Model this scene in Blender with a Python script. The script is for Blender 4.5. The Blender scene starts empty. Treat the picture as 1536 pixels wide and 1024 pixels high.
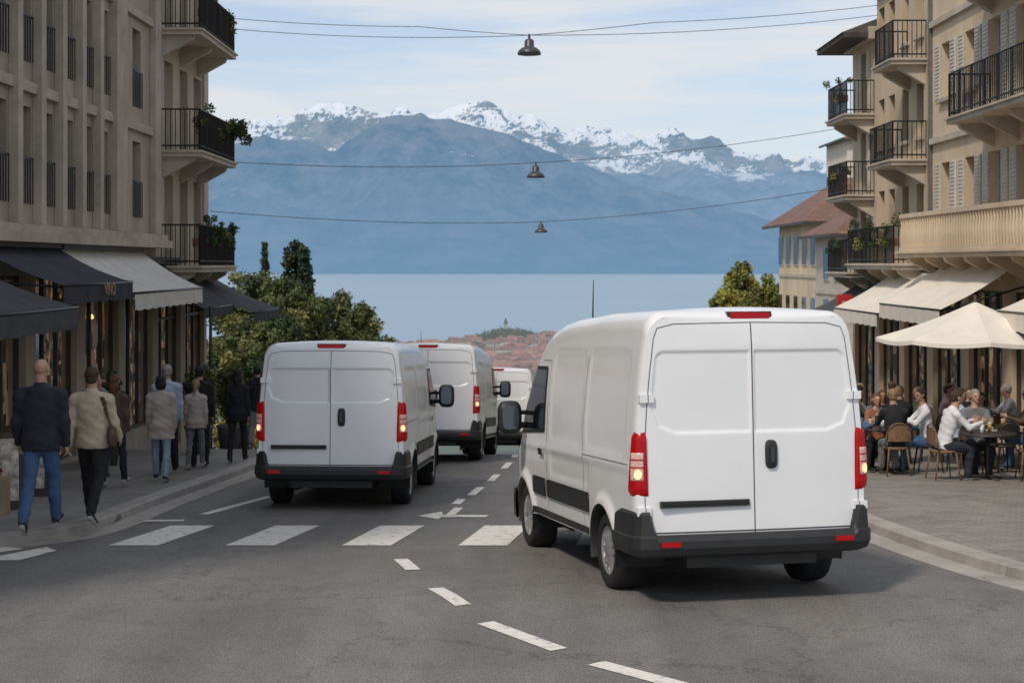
import bpy, math, random
import numpy as np
from mathutils import Vector, Matrix
rnd=random.Random(7); R=np.random.RandomState(5)
scene=bpy.context.scene
CAMZ=2.95
# ---------------------------------------------------------------- helpers
MATS={}
def nosample(m):
    try: m.cycles.emission_sampling='NONE'
    except Exception: pass
def M(name,col,rough=.65,metal=0.,var=.12,scale=4.,bump=0.,bscale=60.,haze=0.,hazecol=(.42,.50,.60),emit=None,spec=.5,coat=0.,col2=None,stretch=None):
    if name in MATS: return MATS[name]
    m=bpy.data.materials.new(name); m.use_nodes=True; nt=m.node_tree; N=nt.nodes; L=nt.links
    bs=N['Principled BSDF']; out=N['Material Output']
    bs.inputs['Roughness'].default_value=rough; bs.inputs['Metallic'].default_value=metal
    bs.inputs['Specular IOR Level'].default_value=spec
    if coat: bs.inputs['Coat Weight'].default_value=coat; bs.inputs['Coat Roughness'].default_value=.08
    tc=N.new('ShaderNodeTexCoord'); mp=N.new('ShaderNodeMapping'); L.new(tc.outputs['Object'],mp.inputs['Vector'])
    if stretch: mp.inputs['Scale'].default_value=stretch
    if var>0 or col2:
        n=N.new('ShaderNodeTexNoise'); n.inputs['Scale'].default_value=scale; n.inputs['Detail'].default_value=6; n.inputs['Roughness'].default_value=.62
        L.new(mp.outputs[0],n.inputs['Vector'])
        r=N.new('ShaderNodeValToRGB'); r.color_ramp.elements[0].position=.32; r.color_ramp.elements[1].position=.68
        a=[max(0,v*(1-var*1.6)) for v in col]; b=[min(1,v*(1+var)) for v in (col2 or col)]
        r.color_ramp.elements[0].color=(*a,1); r.color_ramp.elements[1].color=(*b,1)
        L.new(n.outputs['Fac'],r.inputs['Fac']); L.new(r.outputs['Color'],bs.inputs['Base Color'])
    else: bs.inputs['Base Color'].default_value=(*col,1)
    if bump>0:
        n2=N.new('ShaderNodeTexNoise'); n2.inputs['Scale'].default_value=bscale; n2.inputs['Detail'].default_value=4
        L.new(mp.outputs[0],n2.inputs['Vector'])
        bp=N.new('ShaderNodeBump'); bp.inputs['Strength'].default_value=bump; bp.inputs['Distance'].default_value=.02
        L.new(n2.outputs['Fac'],bp.inputs['Height']); L.new(bp.outputs[0],bs.inputs['Normal'])
    if emit: bs.inputs['Emission Color'].default_value=(*emit[0],1); bs.inputs['Emission Strength'].default_value=emit[1]
    if haze>0:  # distance haze painted into the material as a flat glow over the surface
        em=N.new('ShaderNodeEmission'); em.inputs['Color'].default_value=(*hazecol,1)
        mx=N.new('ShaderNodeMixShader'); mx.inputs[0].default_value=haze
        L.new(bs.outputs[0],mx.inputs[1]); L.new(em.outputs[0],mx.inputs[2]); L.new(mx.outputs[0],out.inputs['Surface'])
    nosample(m)
    MATS[name]=m; return m
def mesh_obj(name,V,F,mats,mi=None,smooth=False,parent=None):
    me=bpy.data.meshes.new(name)
    me.from_pydata([tuple(map(float,v)) for v in V],[],[tuple(map(int,f)) for f in F])
    for m in (mats if isinstance(mats,(list,tuple)) else [mats]): me.materials.append(m)
    if mi is not None: me.polygons.foreach_set('material_index',np.array(mi,dtype=np.int32))
    if smooth is True: me.polygons.foreach_set('use_smooth',np.ones(len(me.polygons),dtype=bool))
    me.update()
    o=bpy.data.objects.new(name,me); scene.collection.objects.link(o)
    if parent: o.parent=parent
    return o
def empty(name,loc=(0,0,0),rot=(0,0,0)):
    e=bpy.data.objects.new(name,None); e.empty_display_size=.2; scene.collection.objects.link(e); e.location=loc; e.rotation_euler=rot; return e
class Bd:
    def __init__(s): s.p={}
    def add(s,part,mat,V,F,smooth=False):
        k=(part,mat.name,smooth)
        if k not in s.p: s.p[k]=[[],[],mat]
        e=s.p[k]; o=len(e[0]); e[0].extend([tuple(v) for v in V]); e[1].extend([tuple(i+o for i in f) for f in F])
    def box(s,part,mat,x0,x1,y0,y1,z0,z1):
        x0,x1=min(x0,x1),max(x0,x1); y0,y1=min(y0,y1),max(y0,y1); z0,z1=min(z0,z1),max(z0,z1)
        V=[(x0,y0,z0),(x1,y0,z0),(x1,y1,z0),(x0,y1,z0),(x0,y0,z1),(x1,y0,z1),(x1,y1,z1),(x0,y1,z1)]
        s.add(part,mat,V,[(0,3,2,1),(4,5,6,7),(0,1,5,4),(1,2,6,5),(2,3,7,6),(3,0,4,7)])
    def obox(s,part,mat,c,size,yaw=0,tilt=0):
        mt=Matrix.Translation(c)@Matrix.Rotation(yaw,4,'Z')@Matrix.Rotation(tilt,4,'X')
        a,b,h=[v/2 for v in size]
        V=[mt@Vector(p) for p in [(-a,-b,-h),(a,-b,-h),(a,b,-h),(-a,b,-h),(-a,-b,h),(a,-b,h),(a,b,h),(-a,b,h)]]
        s.add(part,mat,V,[(0,3,2,1),(4,5,6,7),(0,1,5,4),(1,2,6,5),(2,3,7,6),(3,0,4,7)])
    def tube(s,part,mat,pts,rad,n=8,smooth=True,cap=True):
        pts=[Vector(p) for p in pts]; rad=rad if isinstance(rad,(list,tuple)) else [rad]*len(pts)
        V=[];F=[]
        for i,p in enumerate(pts):
            d=(pts[min(i+1,len(pts)-1)]-pts[max(i-1,0)]).normalized()
            u=d.cross(Vector((0,0,1)) if abs(d.z)<.9 else Vector((1,0,0))).normalized(); w=d.cross(u)
            for k in range(n):
                a=2*math.pi*k/n; V.append(p+(u*math.cos(a)+w*math.sin(a))*rad[i])
        for i in range(len(pts)-1):
            for k in range(n):
                F.append((i*n+k,i*n+(k+1)%n,(i+1)*n+(k+1)%n,(i+1)*n+k))
        if cap: F.append(tuple(range(n))[::-1]); F.append(tuple((len(pts)-1)*n+k for k in range(n)))
        s.add(part,mat,V,F,smooth)
    def lathe(s,part,mat,c,prof,axis='Z',n=32,smooth=True):
        V=[];F=[]
        for r,h in prof:
            for k in range(n):
                a=2*math.pi*k/n
                if axis=='Z': V.append((c[0]+r*math.cos(a),c[1]+r*math.sin(a),c[2]+h))
                else: V.append((c[0]+h,c[1]+r*math.cos(a),c[2]+r*math.sin(a)))
        for i in range(len(prof)-1):
            for k in range(n): F.append((i*n+k,i*n+(k+1)%n,(i+1)*n+(k+1)%n,(i+1)*n+k))
        s.add(part,mat,V,F,smooth)
    def done(s,name,loc=(0,0,0),rot=(0,0,0)):
        e=empty(name,loc,rot)
        for (part,mn,sm),(V,F,mat) in s.p.items(): mesh_obj(part,V,F,mat,smooth=sm,parent=e)
        return e
    def single(s,name,loc=(0,0,0),rot=(0,0,0)):
        V=[];F=[];mi=[];ms=[];sm=[]
        for (part,mn,sf),(v,f,mat) in s.p.items():
            if mat not in ms: ms.append(mat)
            o=len(V); V+=v; F+=[tuple(i+o for i in q) for q in f]; mi+=[ms.index(mat)]*len(f); sm+=[sf]*len(f)
        ob=mesh_obj(name,V,F,ms,mi); ob.data.polygons.foreach_set('use_smooth',np.array(sm,dtype=bool)); ob.location=loc; ob.rotation_euler=rot; return ob
def sst(a,b,x):
    t=np.clip((x-a)/(b-a),0,1); return t*t*(3-2*t)
def vnoise(x,y,seed):
    rs=np.random.RandomState(seed); T=rs.rand(256,256)
    xi=np.floor(x).astype(int); yi=np.floor(y).astype(int); fx=x-xi; fy=y-yi; fx=fx*fx*(3-2*fx); fy=fy*fy*(3-2*fy)
    g=lambda a,b:T[a%256,b%256]
    return (g(xi,yi)*(1-fx)+g(xi+1,yi)*fx)*(1-fy)+(g(xi,yi+1)*(1-fx)+g(xi+1,yi+1)*fx)*fy
def fbm(x,y,o=5,seed=1,ridge=False):
    s=0;a=1;t=0
    for i in range(o):
        c,sn=math.cos(i*1.3),math.sin(i*1.3)
        n=vnoise((x*c-y*sn)*2**i+17.3*i+500,(x*sn+y*c)*2**i+9.1*i+500,seed+i)
        if ridge: n=1-abs(2*n-1)
        s=s+n*a; t+=a; a*=.5
    return s/t
def drop(d):
    return np.interp(d,[-200,14,33,60,100,200,300,600,1000,1500,1800,2000,2600,90000],[2.95,2.95,4.03,7.3,14,26,36,52,68,85,99.3,106,125,260])
def G(y): return float(CAMZ-drop(y))
def hill(X,Y): return 17*np.exp(-((X-130)/140)**2-((Y-1450)/250)**2)+10*np.exp(-((X+8)/36)**2-((Y-1560)/60)**2)
# ---------------------------------------------------------------- camera, light, sky
cam=bpy.data.cameras.new('camera'); co=bpy.data.objects.new('camera',cam); scene.collection.objects.link(co)
co.location=(0,0,CAMZ); co.rotation_euler=(math.pi/2,0,0); cam.lens=55; cam.sensor_width=36; cam.shift_y=-117/1536
cam.clip_start=.1; cam.clip_end=120000; scene.camera=co
cam.dof.use_dof=True; cam.dof.focus_distance=15; cam.dof.aperture_fstop=4.0
EL=math.radians(50); AZ=math.radians(33)
S=Vector((-math.sin(AZ)*math.cos(EL),-math.cos(AZ)*math.cos(EL),math.sin(EL)))
sl=bpy.data.lights.new('sun','SUN'); sl.energy=2.35; sl.angle=math.radians(6); sl.color=(1,.90,.78)
so=bpy.data.objects.new('sun',sl); scene.collection.objects.link(so); so.rotation_euler=S.to_track_quat('Z','Y').to_euler(); so.location=(-20,-20,40)
w=bpy.data.worlds.new('World'); scene.world=w; w.use_nodes=True; nt=w.node_tree; N=nt.nodes; L=nt.links
bg=N['Background']; bg.inputs['Strength'].default_value=.13
sk=N.new('ShaderNodeTexSky'); sk.sky_type='NISHITA'; sk.sun_disc=False; sk.sun_elevation=EL; sk.sun_rotation=math.atan2(S.x,S.y); sk.dust_density=1.; sk.ozone_density=1.3
tc=N.new('ShaderNodeTexCoord'); mp=N.new('ShaderNodeMapping'); mp.inputs['Scale'].default_value=(2.0,2.0,20); mp.inputs['Rotation'].default_value=(0,.03,0)
L.new(tc.outputs['Generated'],mp.inputs['Vector'])
nz=N.new('ShaderNodeTexNoise'); nz.inputs['Scale'].default_value=1.6; nz.inputs['Detail'].default_value=7; nz.inputs['Roughness'].default_value=.55; nz.inputs['Distortion'].default_value=.4
L.new(mp.outputs[0],nz.inputs['Vector'])
rp=N.new('ShaderNodeValToRGB'); rp.color_ramp.elements[0].position=.40; rp.color_ramp.elements[0].color=(.35,.35,.35,1); rp.color_ramp.elements[1].position=.60; rp.color_ramp.elements[1].color=(.97,.97,.97,1)
L.new(nz.outputs['Fac'],rp.inputs['Fac'])
tint=N.new('ShaderNodeMixRGB'); tint.blend_type='MULTIPLY'; tint.inputs[0].default_value=1; tint.inputs[2].default_value=(.95,.98,1.08,1); L.new(sk.outputs[0],tint.inputs[1])
mx=N.new('ShaderNodeMixRGB'); mx.inputs['Color2'].default_value=(5.75,6.0,6.3,1)
L.new(rp.outputs['Color'],mx.inputs['Fac']); L.new(tint.outputs[0],mx.inputs['Color1']); L.new(mx.outputs[0],bg.inputs['Color'])
scene.view_settings.view_transform='Standard'; scene.view_settings.look='None'; scene.view_settings.exposure=0
# ---------------------------------------------------------------- materials
def asphalt():
    m=bpy.data.materials.new('asphalt'); m.use_nodes=True; nt=m.node_tree; N=nt.nodes; L=nt.links; bs=N['Principled BSDF']
    tc=N.new('ShaderNodeTexCoord')
    def noise(s,d=5,r=.6):
        n=N.new('ShaderNodeTexNoise'); n.inputs['Scale'].default_value=s; n.inputs['Detail'].default_value=d; n.inputs['Roughness'].default_value=r; L.new(tc.outputs['Object'],n.inputs['Vector']); return n
    def ramp(inp,a,ca,b,cb):
        r=N.new('ShaderNodeValToRGB'); r.color_ramp.elements[0].position=a; r.color_ramp.elements[0].color=(*ca,1); r.color_ramp.elements[1].position=b; r.color_ramp.elements[1].color=(*cb,1); L.new(inp,r.inputs['Fac']); return r
    def mul(a,b,f=1.):
        x=N.new('ShaderNodeMixRGB'); x.blend_type='MULTIPLY'; x.inputs['Fac'].default_value=f; L.new(a,x.inputs[1]); L.new(b,x.inputs[2]); return x.outputs[0]
    big=ramp(noise(.35,6).outputs['Fac'],.3,(.188,.181,.174),.7,(.245,.236,.225))
    fine=ramp(noise(75,3,.7).outputs['Fac'],.3,(.55,.55,.55),.72,(1.45,1.45,1.45))
    vo=N.new('ShaderNodeTexVoronoi'); vo.inputs['Scale'].default_value=90; L.new(tc.outputs['Object'],vo.inputs['Vector'])
    agg=ramp(vo.outputs['Distance'],.1,(1.4,1.38,1.35),.6,(.68,.68,.68))
    v2=N.new('ShaderNodeTexVoronoi'); v2.feature='DISTANCE_TO_EDGE'; v2.inputs['Scale'].default_value=.33
    ad=N.new('ShaderNodeMixRGB'); ad.blend_type='ADD'; ad.inputs['Fac'].default_value=.9; L.new(tc.outputs['Object'],ad.inputs[1]); L.new(noise(1.6,6,.7).outputs['Color'],ad.inputs[2]); L.new(ad.outputs[0],v2.inputs['Vector'])
    crack=ramp(v2.outputs['Distance'],.0,(.55,.55,.55),.007,(1,1,1))
    mp=N.new('ShaderNodeMapping'); mp.inputs['Scale'].default_value=(1.1,.06,1); L.new(tc.outputs['Object'],mp.inputs['Vector'])
    nb=N.new('ShaderNodeTexNoise'); nb.inputs['Scale'].default_value=1.; nb.inputs['Detail'].default_value=3; L.new(mp.outputs[0],nb.inputs['Vector'])
    band=ramp(nb.outputs['Fac'],.35,(.82,.82,.83),.65,(1.1,1.1,1.09))
    blot=ramp(noise(2.2,8,.7).outputs['Fac'],.36,(.80,.80,.80),.5,(1,1,1))
    c=mul(mul(mul(mul(mul(big.outputs[0],fine.outputs[0]),agg.outputs[0]),crack.outputs[0],.8),band.outputs[0]),blot.outputs[0],.7)
    L.new(c,bs.inputs['Base Color'])
    rr=ramp(noise(1.2,5).outputs['Fac'],.3,(.65,)*3,.7,(.9,)*3); L.new(rr.outputs[0],bs.inputs['Roughness']); bs.inputs['Specular IOR Level'].default_value=.3
    bp=N.new('ShaderNodeBump'); bp.inputs['Strength'].default_value=.5; bp.inputs['Distance'].default_value=.008; L.new(vo.outputs['Distance'],bp.inputs['Height']); L.new(bp.outputs[0],bs.inputs['Normal'])
    return m
def pavers(name,c1,c2,mort,bw,bh,bump=.4):
    m=bpy.data.materials.new(name); m.use_nodes=True; nt=m.node_tree; N=nt.nodes; L=nt.links; bs=N['Principled BSDF']
    tc=N.new('ShaderNodeTexCoord'); b=N.new('ShaderNodeTexBrick'); b.inputs['Scale'].default_value=1; b.inputs['Brick Width'].default_value=bw; b.inputs['Row Height'].default_value=bh
    b.inputs['Mortar Size'].default_value=.006; b.inputs['Color1'].default_value=(*c1,1); b.inputs['Color2'].default_value=(*c2,1); b.inputs['Mortar'].default_value=(*mort,1)
    L.new(tc.outputs['Object'],b.inputs['Vector'])
    n=N.new('ShaderNodeTexNoise'); n.inputs['Scale'].default_value=1.3; n.inputs['Detail'].default_value=8; n.inputs['Roughness'].default_value=.7; L.new(tc.outputs['Object'],n.inputs['Vector'])
    r=N.new('ShaderNodeValToRGB'); r.color_ramp.elements[0].position=.3; r.color_ramp.elements[0].color=(.66,.65,.64,1); r.color_ramp.elements[1].position=.7; r.color_ramp.elements[1].color=(1.15,1.14,1.12,1); L.new(n.outputs['Fac'],r.inputs['Fac'])
    x=N.new('ShaderNodeMixRGB'); x.blend_type='MULTIPLY'; x.inputs['Fac'].default_value=1; L.new(b.outputs['Color'],x.inputs[1]); L.new(r.outputs[0],x.inputs[2]); L.new(x.outputs[0],bs.inputs['Base Color'])
    bs.inputs['Roughness'].default_value=.75
    bp=N.new('ShaderNodeBump'); bp.inputs['Strength'].default_value=bump; bp.inputs['Distance'].default_value=.01; L.new(b.outputs['Fac'],bp.inputs['Height']); bp.invert=True; L.new(bp.outputs[0],bs.inputs['Normal'])
    return m
def roadpaint():
    m=bpy.data.materials.new('road_paint'); m.use_nodes=True; nt=m.node_tree; N=nt.nodes; L=nt.links; bs=N['Principled BSDF']
    tc=N.new('ShaderNodeTexCoord'); n=N.new('ShaderNodeTexNoise'); n.inputs['Scale'].default_value=9; n.inputs['Detail'].default_value=10; n.inputs['Roughness'].default_value=.75; L.new(tc.outputs['Object'],n.inputs['Vector'])
    r=N.new('ShaderNodeValToRGB'); r.color_ramp.elements[0].position=.35; r.color_ramp.elements[0].color=(.28,.275,.265,1); r.color_ramp.elements[1].position=.48; r.color_ramp.elements[1].color=(.72,.69,.63,1)
    L.new(n.outputs['Fac'],r.inputs['Fac']); L.new(r.outputs[0],bs.inputs['Base Color']); bs.inputs['Roughness'].default_value=.7; return m
ASPH=asphalt(); PAINT=roadpaint()
PAVL=pavers('pavement_dark',(.205,.195,.182),(.225,.215,.20),(.12,.115,.11),1.1,.7)
PAVR=pavers('terrace_pavers',(.30,.27,.24),(.245,.222,.20),(.14,.13,.12),.24,.12)
KERB=pavers('kerb_stone',(.38,.355,.32),(.33,.31,.285),(.14,.14,.13),1.0,5.,.2)
WHITE=M('white_van_paint',(.80,.80,.80),rough=.30,var=.02,scale=1.5,coat=.5)
BLK=M('black_plastic',(.020,.021,.022),rough=.5,var=.15,bump=.15,bscale=300)
SEAM=M('seam_dark',(.05,.05,.052),rough=.6,var=0)
SEAML=M('panel_gap',(.20,.20,.205),rough=.6,var=0)
RUB=M('tyre_rubber',(.017,.017,.018),rough=.75,var=.2,bump=.2,bscale=80)
RIM=M('wheel_silver',(.48,.49,.50),rough=.35,metal=.6,var=.15,scale=8)
GLS=M('vehicle_glass',(.008,.011,.014),rough=.06,var=0,spec=.35)
REDL=M('tail_light_red',(.34,.004,.008),rough=.22,var=0,spec=.3,emit=((.9,.006,.01),.06))
CLRL=M('tail_light_clear',(.66,.44,.40),rough=.2,var=.3,scale=70,spec=.4,emit=((1,.4,.25),.05))
LAMP=M('tail_light_bulb',(.9,.6,.3),rough=.3,var=0,emit=((1,.55,.22),1.3))
IRON=M('wrought_iron',(.02,.021,.023),rough=.5,metal=.3,var=.1)
WGL=M('window_glass',(.022,.025,.028),rough=.07,var=.3,scale=.8,spec=.7)
FRD=M('window_frame_dark',(.06,.055,.05),rough=.6)
FRW=M('window_frame_white',(.48,.45,.40),rough=.6)
# ---------------------------------------------------------------- terrain, road, pavements
def terrain():
    ys=np.concatenate([np.linspace(-80,120,60),np.geomspace(126,3000,130),np.geomspace(3100,60000,20)])
    a=np.linspace(-1,1,161); X=[];Y=[]
    for y in ys: X.append(a*(abs(y)*.75+90)); Y.append(np.full(161,y))
    X=np.array(X);Y=np.array(Y); Z=CAMZ-drop(Y)-.15
    Z+=hill(X,Y)
    Z+=sst(150,500,Y)*(fbm(X/90,Y/90,4,3)-.5)*7*(Y<1650)
    Z-=sst(62,90,Y)*sst(6,20,-X)*2*(Y<400)
    V=np.stack([X,Y,Z],-1).reshape(-1,3); n=161; F=[(i*n+j,i*n+j+1,(i+1)*n+j+1,(i+1)*n+j) for i in range(len(ys)-1) for j in range(n-1)]
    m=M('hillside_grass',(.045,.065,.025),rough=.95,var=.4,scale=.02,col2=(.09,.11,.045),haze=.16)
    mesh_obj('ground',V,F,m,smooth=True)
terrain()
LK=[(-14,15.6),(-8,16.1),(-6.4,16.7),(-5.6,17.4),(-5.15,18.3),(-4.98,19.5),(-5.0,21.7),(-4.85,25),(-4.7,29),(-4.65,70)]
RK=[(9.5,9.2),(7.2,10.6),(6.0,12.0),(5.35,13.2),(4.85,14.4),(4.5,16.2),(4.25,19),(4.15,24),(4.15,70)]
def chaikin(p,n=3):
    for _ in range(n):
        q=[p[0]]
        for a,b in zip(p[:-1],p[1:]):
            q+= [(a[0]*.75+b[0]*.25,a[1]*.75+b[1]*.25),(a[0]*.25+b[0]*.75,a[1]*.25+b[1]*.75)]
        p=q+[p[-1]]
    return p
LKc=chaikin(LK); RKc=chaikin(RK)
def strip(name,mat,x0,x1,ys,dz,nx=2):
    V=[];F=[]
    for y in ys:
        for k in range(nx): V.append((x0+(x1-x0)*k/(nx-1),y,G(y)+dz))
    for i in range(len(ys)-1):
        for k in range(nx-1): F.append((i*nx+k,i*nx+k+1,(i+1)*nx+k+1,(i+1)*nx+k))
    return mesh_obj(name,V,F,mat)
YS=list(np.arange(-40,70.1,1.0))
strip('road',ASPH,-14,14,YS,0)
def pave(name,K,side,mat):
    V=[];F=[]; KV=[];KF=[]
    pts=K
    n=len(pts)
    for i,(x,y) in enumerate(pts):
        a=pts[max(i-1,0)]; b=pts[min(i+1,n-1)]; d=Vector((b[0]-a[0],b[1]-a[1])).normalized()
        nrm=Vector((d.y,-d.x)) 
        if nrm.x*side<0: nrm=-nrm
        xi,yi=x+nrm.x*.26,y+nrm.y*.26
        g=G(y)
        KV+= [(x-nrm.x*.32,y-nrm.y*.32,g+.006),(x-nrm.x*.0,y,g+.01),(x+nrm.x*.015,y+nrm.y*.015,g+.105),(x+nrm.x*.035,y+nrm.y*.035,g+.122),(xi,yi,G(yi)+.124)]
        V+= [(xi,yi,G(yi)+.12),(max(xi,13.8) if side>0 else min(xi,-13.8),yi,G(yi)+.12)]
    for i in range(n-1):
        for k in range(4): KF.append((i*5+k,i*5+k+1,(i+1)*5+k+1,(i+1)*5+k))
        F.append((i*2,i*2+1,(i+1)*2+1,(i+1)*2))
    o=mesh_obj(name,V,F,mat); k=mesh_obj('kerb',KV,KF,KERB)
def dens(K,st=.5):
    q=[K[0]]
    for a,b in zip(K[:-1],K[1:]):
        l=math.hypot(b[0]-a[0],b[1]-a[1]); m=max(1,int(l/st))
        for i in range(1,m+1): q.append((a[0]+(b[0]-a[0])*i/m,a[1]+(b[1]-a[1])*i/m))
    return q
pave('pavement',dens(LKc),-1,PAVL); pave('pavement',dens(RKc),1,PAVR)
mv=[];mf=[]
def mark(poly):
    o=len(mv)
    for x,y in poly: mv.append((x,y,G(y)+.006))
    mf.append(tuple(range(o,o+len(poly))))
def dash(a,b,wd):
    d=Vector((b[0]-a[0],b[1]-a[1])); m=max(1,int(d.length/.4)); nn=Vector((-d.y,d.x)).normalized()*wd/2
    for i in range(m):
        p=Vector(a)+d*i/m; q=Vector(a)+d*(i+1)/m
        mark([(p.x+nn.x,p.y+nn.y),(p.x-nn.x,p.y-nn.y),(q.x-nn.x,q.y-nn.y),(q.x+nn.x,q.y+nn.y)])
for i in range(-1,7):
    x=-4.5+1.3*i
    if x<-5: continue
    for k in range(4):
        ya,yb=17.45+k*.5,17.45+(k+1)*.5; sa,sb=.26*k/4,.26*(k+1)/4
        mark([(x+sa,ya),(x+.55+sa,ya),(x+.55+sb,yb),(x+sb,yb)])
mark([(-6.2,16.55),(-5.75,16.45),(-5.35,17.15),(-5.6,17.3)]) ; mark([(-5.55,16.2),(-5.1,16.2),(-4.95,17.0),(-5.15,17.3)])
dash((1.35,10.75),(.62,11.55),.17); dash((.36,11.95),(-.22,12.85),.16); dash((-.42,13.5),(-.70,14.3),.15); dash((-.98,15.5),(-1.16,16.3),.15)
dash((2.3,9.9),(1.7,10.4),.17)
dash((-.80,22.2),(-.74,23.0),.13); dash((-.62,23.6),(-.5,25.0),.13); dash((-.36,26.2),(-.26,27.6),.13); dash((-.15,29),(-.05,30.6),.13); dash((.05,32),(.1,34),.13)
dash((-4.1,20.8),(-3.62,23.4),.14); dash((-3.55,24.2),(-3.4,28),.12)
dash((-4.75,20.0),(-4.2,20.05),.2)
mark([(-1.25,20.6),(-.95,20.2),(-.93,20.45),(-.35,20.45),(-.30,20.7),(-.92,20.75),(-.95,21.15)]); dash((-.82,20.7),(-.74,21.7),.12)
mesh_obj('road_markings',mv,mf,PAINT)
# ---------------------------------------------------------------- lake
lk=M('lake_water',(.06,.12,.18),rough=.28,var=.2,scale=.0012,haze=.72,hazecol=(.37,.49,.615),stretch=(.25,1,1))  # pale tone is mostly haze glow mixed into the water material
nt=lk.node_tree; N=nt.nodes; L=nt.links; n2=N.new('ShaderNodeTexNoise'); n2.inputs['Scale'].default_value=.03; n2.inputs['Detail'].default_value=6; bp=N.new('ShaderNodeBump'); bp.inputs['Strength'].default_value=.45; bp.inputs['Distance'].default_value=8
tcn=[n for n in N if n.type=='TEX_COORD'][0]; L.new(tcn.outputs['Object'],n2.inputs['Vector']); L.new(n2.outputs['Fac'],bp.inputs['Height']); L.new(bp.outputs[0],N['Principled BSDF'].inputs['Normal'])
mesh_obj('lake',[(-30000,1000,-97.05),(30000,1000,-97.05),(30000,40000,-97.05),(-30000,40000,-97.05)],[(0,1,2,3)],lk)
# ---------------------------------------------------------------- mountains
def mtn_mat(name,snow,hz_lo,hz_hi,hc,zlo,zhi,nsc=.0010,sw=1.5):
    m=bpy.data.materials.new(name); m.use_nodes=True; nt=m.node_tree; N=nt.nodes; L=nt.links; bs=N['Principled BSDF']; out=N['Material Output']; bs.inputs['Roughness'].default_value=.95; bs.inputs['Specular IOR Level'].default_value=.1
    tc=N.new('ShaderNodeTexCoord'); ge=N.new('ShaderNodeNewGeometry'); sp=N.new('ShaderNodeSeparateXYZ'); L.new(tc.outputs['Object'],sp.inputs[0])
    n=N.new('ShaderNodeTexNoise'); n.inputs['Scale'].default_value=.0022; n.inputs['Detail'].default_value=10; n.inputs['Roughness'].default_value=.68; L.new(tc.outputs['Object'],n.inputs['Vector'])
    r=N.new('ShaderNodeValToRGB'); r.color_ramp.elements[0].position=.38; r.color_ramp.elements[0].color=(.035,.06,.06,1); r.color_ramp.elements[1].position=.62; r.color_ramp.elements[1].color=(.24,.23,.22,1); L.new(n.outputs['Fac'],r.inputs['Fac'])
    src=r.outputs[0]
    if snow:
        n3=N.new('ShaderNodeTexNoise'); n3.inputs['Scale'].default_value=nsc; n3.inputs['Detail'].default_value=9; n3.inputs['Roughness'].default_value=.62; L.new(tc.outputs['Object'],n3.inputs['Vector'])
        nn=N.new('ShaderNodeSeparateXYZ'); L.new(ge.outputs['Normal'],nn.inputs[0])
        def ma(op,a,b_):
            k=N.new('ShaderNodeMath'); k.operation=op
            for i,v in enumerate((a,b_)):
                if isinstance(v,(int,float)): k.inputs[i].default_value=v
                else: L.new(v,k.inputs[i])
            return k.outputs[0]
        hgt=ma('DIVIDE',ma('SUBTRACT',sp.outputs['Z'],snow[0]),snow[1]-snow[0])
        v=ma('ADD',ma('ADD',ma('MULTIPLY',hgt,.58),ma('MULTIPLY',ma('SUBTRACT',n3.outputs['Fac'],.5),3.0)),ma('MULTIPLY',ma('SUBTRACT',nn.outputs['Z'],.72),sw))
        rs=N.new('ShaderNodeValToRGB'); rs.color_ramp.elements[0].position=.27; rs.color_ramp.elements[1].position=.42; L.new(v,rs.inputs['Fac'])
        x=N.new('ShaderNodeMixRGB'); L.new(rs.outputs[0],x.inputs['Fac']); L.new(src,x.inputs[1]); x.inputs[2].default_value=(.95,.94,.93,1); src=x.outputs[0]
    L.new(src,bs.inputs['Base Color'])
    mr=N.new('ShaderNodeMapRange'); mr.inputs['From Min'].default_value=zlo; mr.inputs['From Max'].default_value=zhi; mr.inputs['To Min'].default_value=hz_lo; mr.inputs['To Max'].default_value=hz_hi; L.new(sp.outputs['Z'],mr.inputs['Value'])  # airlight painted into the mountain material as glow, varying with height
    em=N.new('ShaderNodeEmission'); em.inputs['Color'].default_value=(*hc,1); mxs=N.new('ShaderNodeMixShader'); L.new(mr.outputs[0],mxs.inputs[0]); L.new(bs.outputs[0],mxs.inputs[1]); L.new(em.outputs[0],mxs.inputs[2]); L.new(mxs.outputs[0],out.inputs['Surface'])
    nosample(m); return m
def mountain(name,prof,D0,Dc,D1,mat,jag,seed,cols=760,rows=120,spur=.5,fs=1.1):
    px=np.linspace(-350,1900,cols); a=(px-768)/2347
    yc=np.interp(px,[p[0] for p in prof],[p[1] for p in prof])
    t=np.concatenate([np.linspace(0,1,rows),np.linspace(1.04,1.5,10)])
    A,T=np.meshgrid(a,t); YC=np.meshgrid(yc,t)[0]
    D=np.where(T<=1,D0+(Dc-D0)*T,Dc+(D1-Dc)*(T-1)/.5)
    Xk=A*D/1000; Yk=D/1000
    Hc=(395-YC)/2347*Dc+100
    rn=fbm(Xk/fs,Yk/fs*.7,7,seed,True); rn2=fbm(Xk*2.2,Yk*1.4,5,seed+20,True)
    sh=np.where(T<=1,T**.95,1-(T-1)*1.4)
    mod=1-spur*(1-rn)*np.sin(np.pi*np.clip(T,0,1))**.7*1.0
    Hh=Hc*sh*mod+jag*(rn-.6)*sst(.05,.6,T)+jag*.5*(rn2-.6)*sst(.2,.9,T)
    Z=CAMZ-100+np.maximum(Hh,-5)
    V=np.stack([A*D,D,Z],-1).reshape(-1,3); n=cols
    F=[(i*n+j,i*n+j+1,(i+1)*n+j+1,(i+1)*n+j) for i in range(len(t)-1) for j in range(n-1)]
    mesh_obj(name,V,F,mat,smooth=False)
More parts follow.
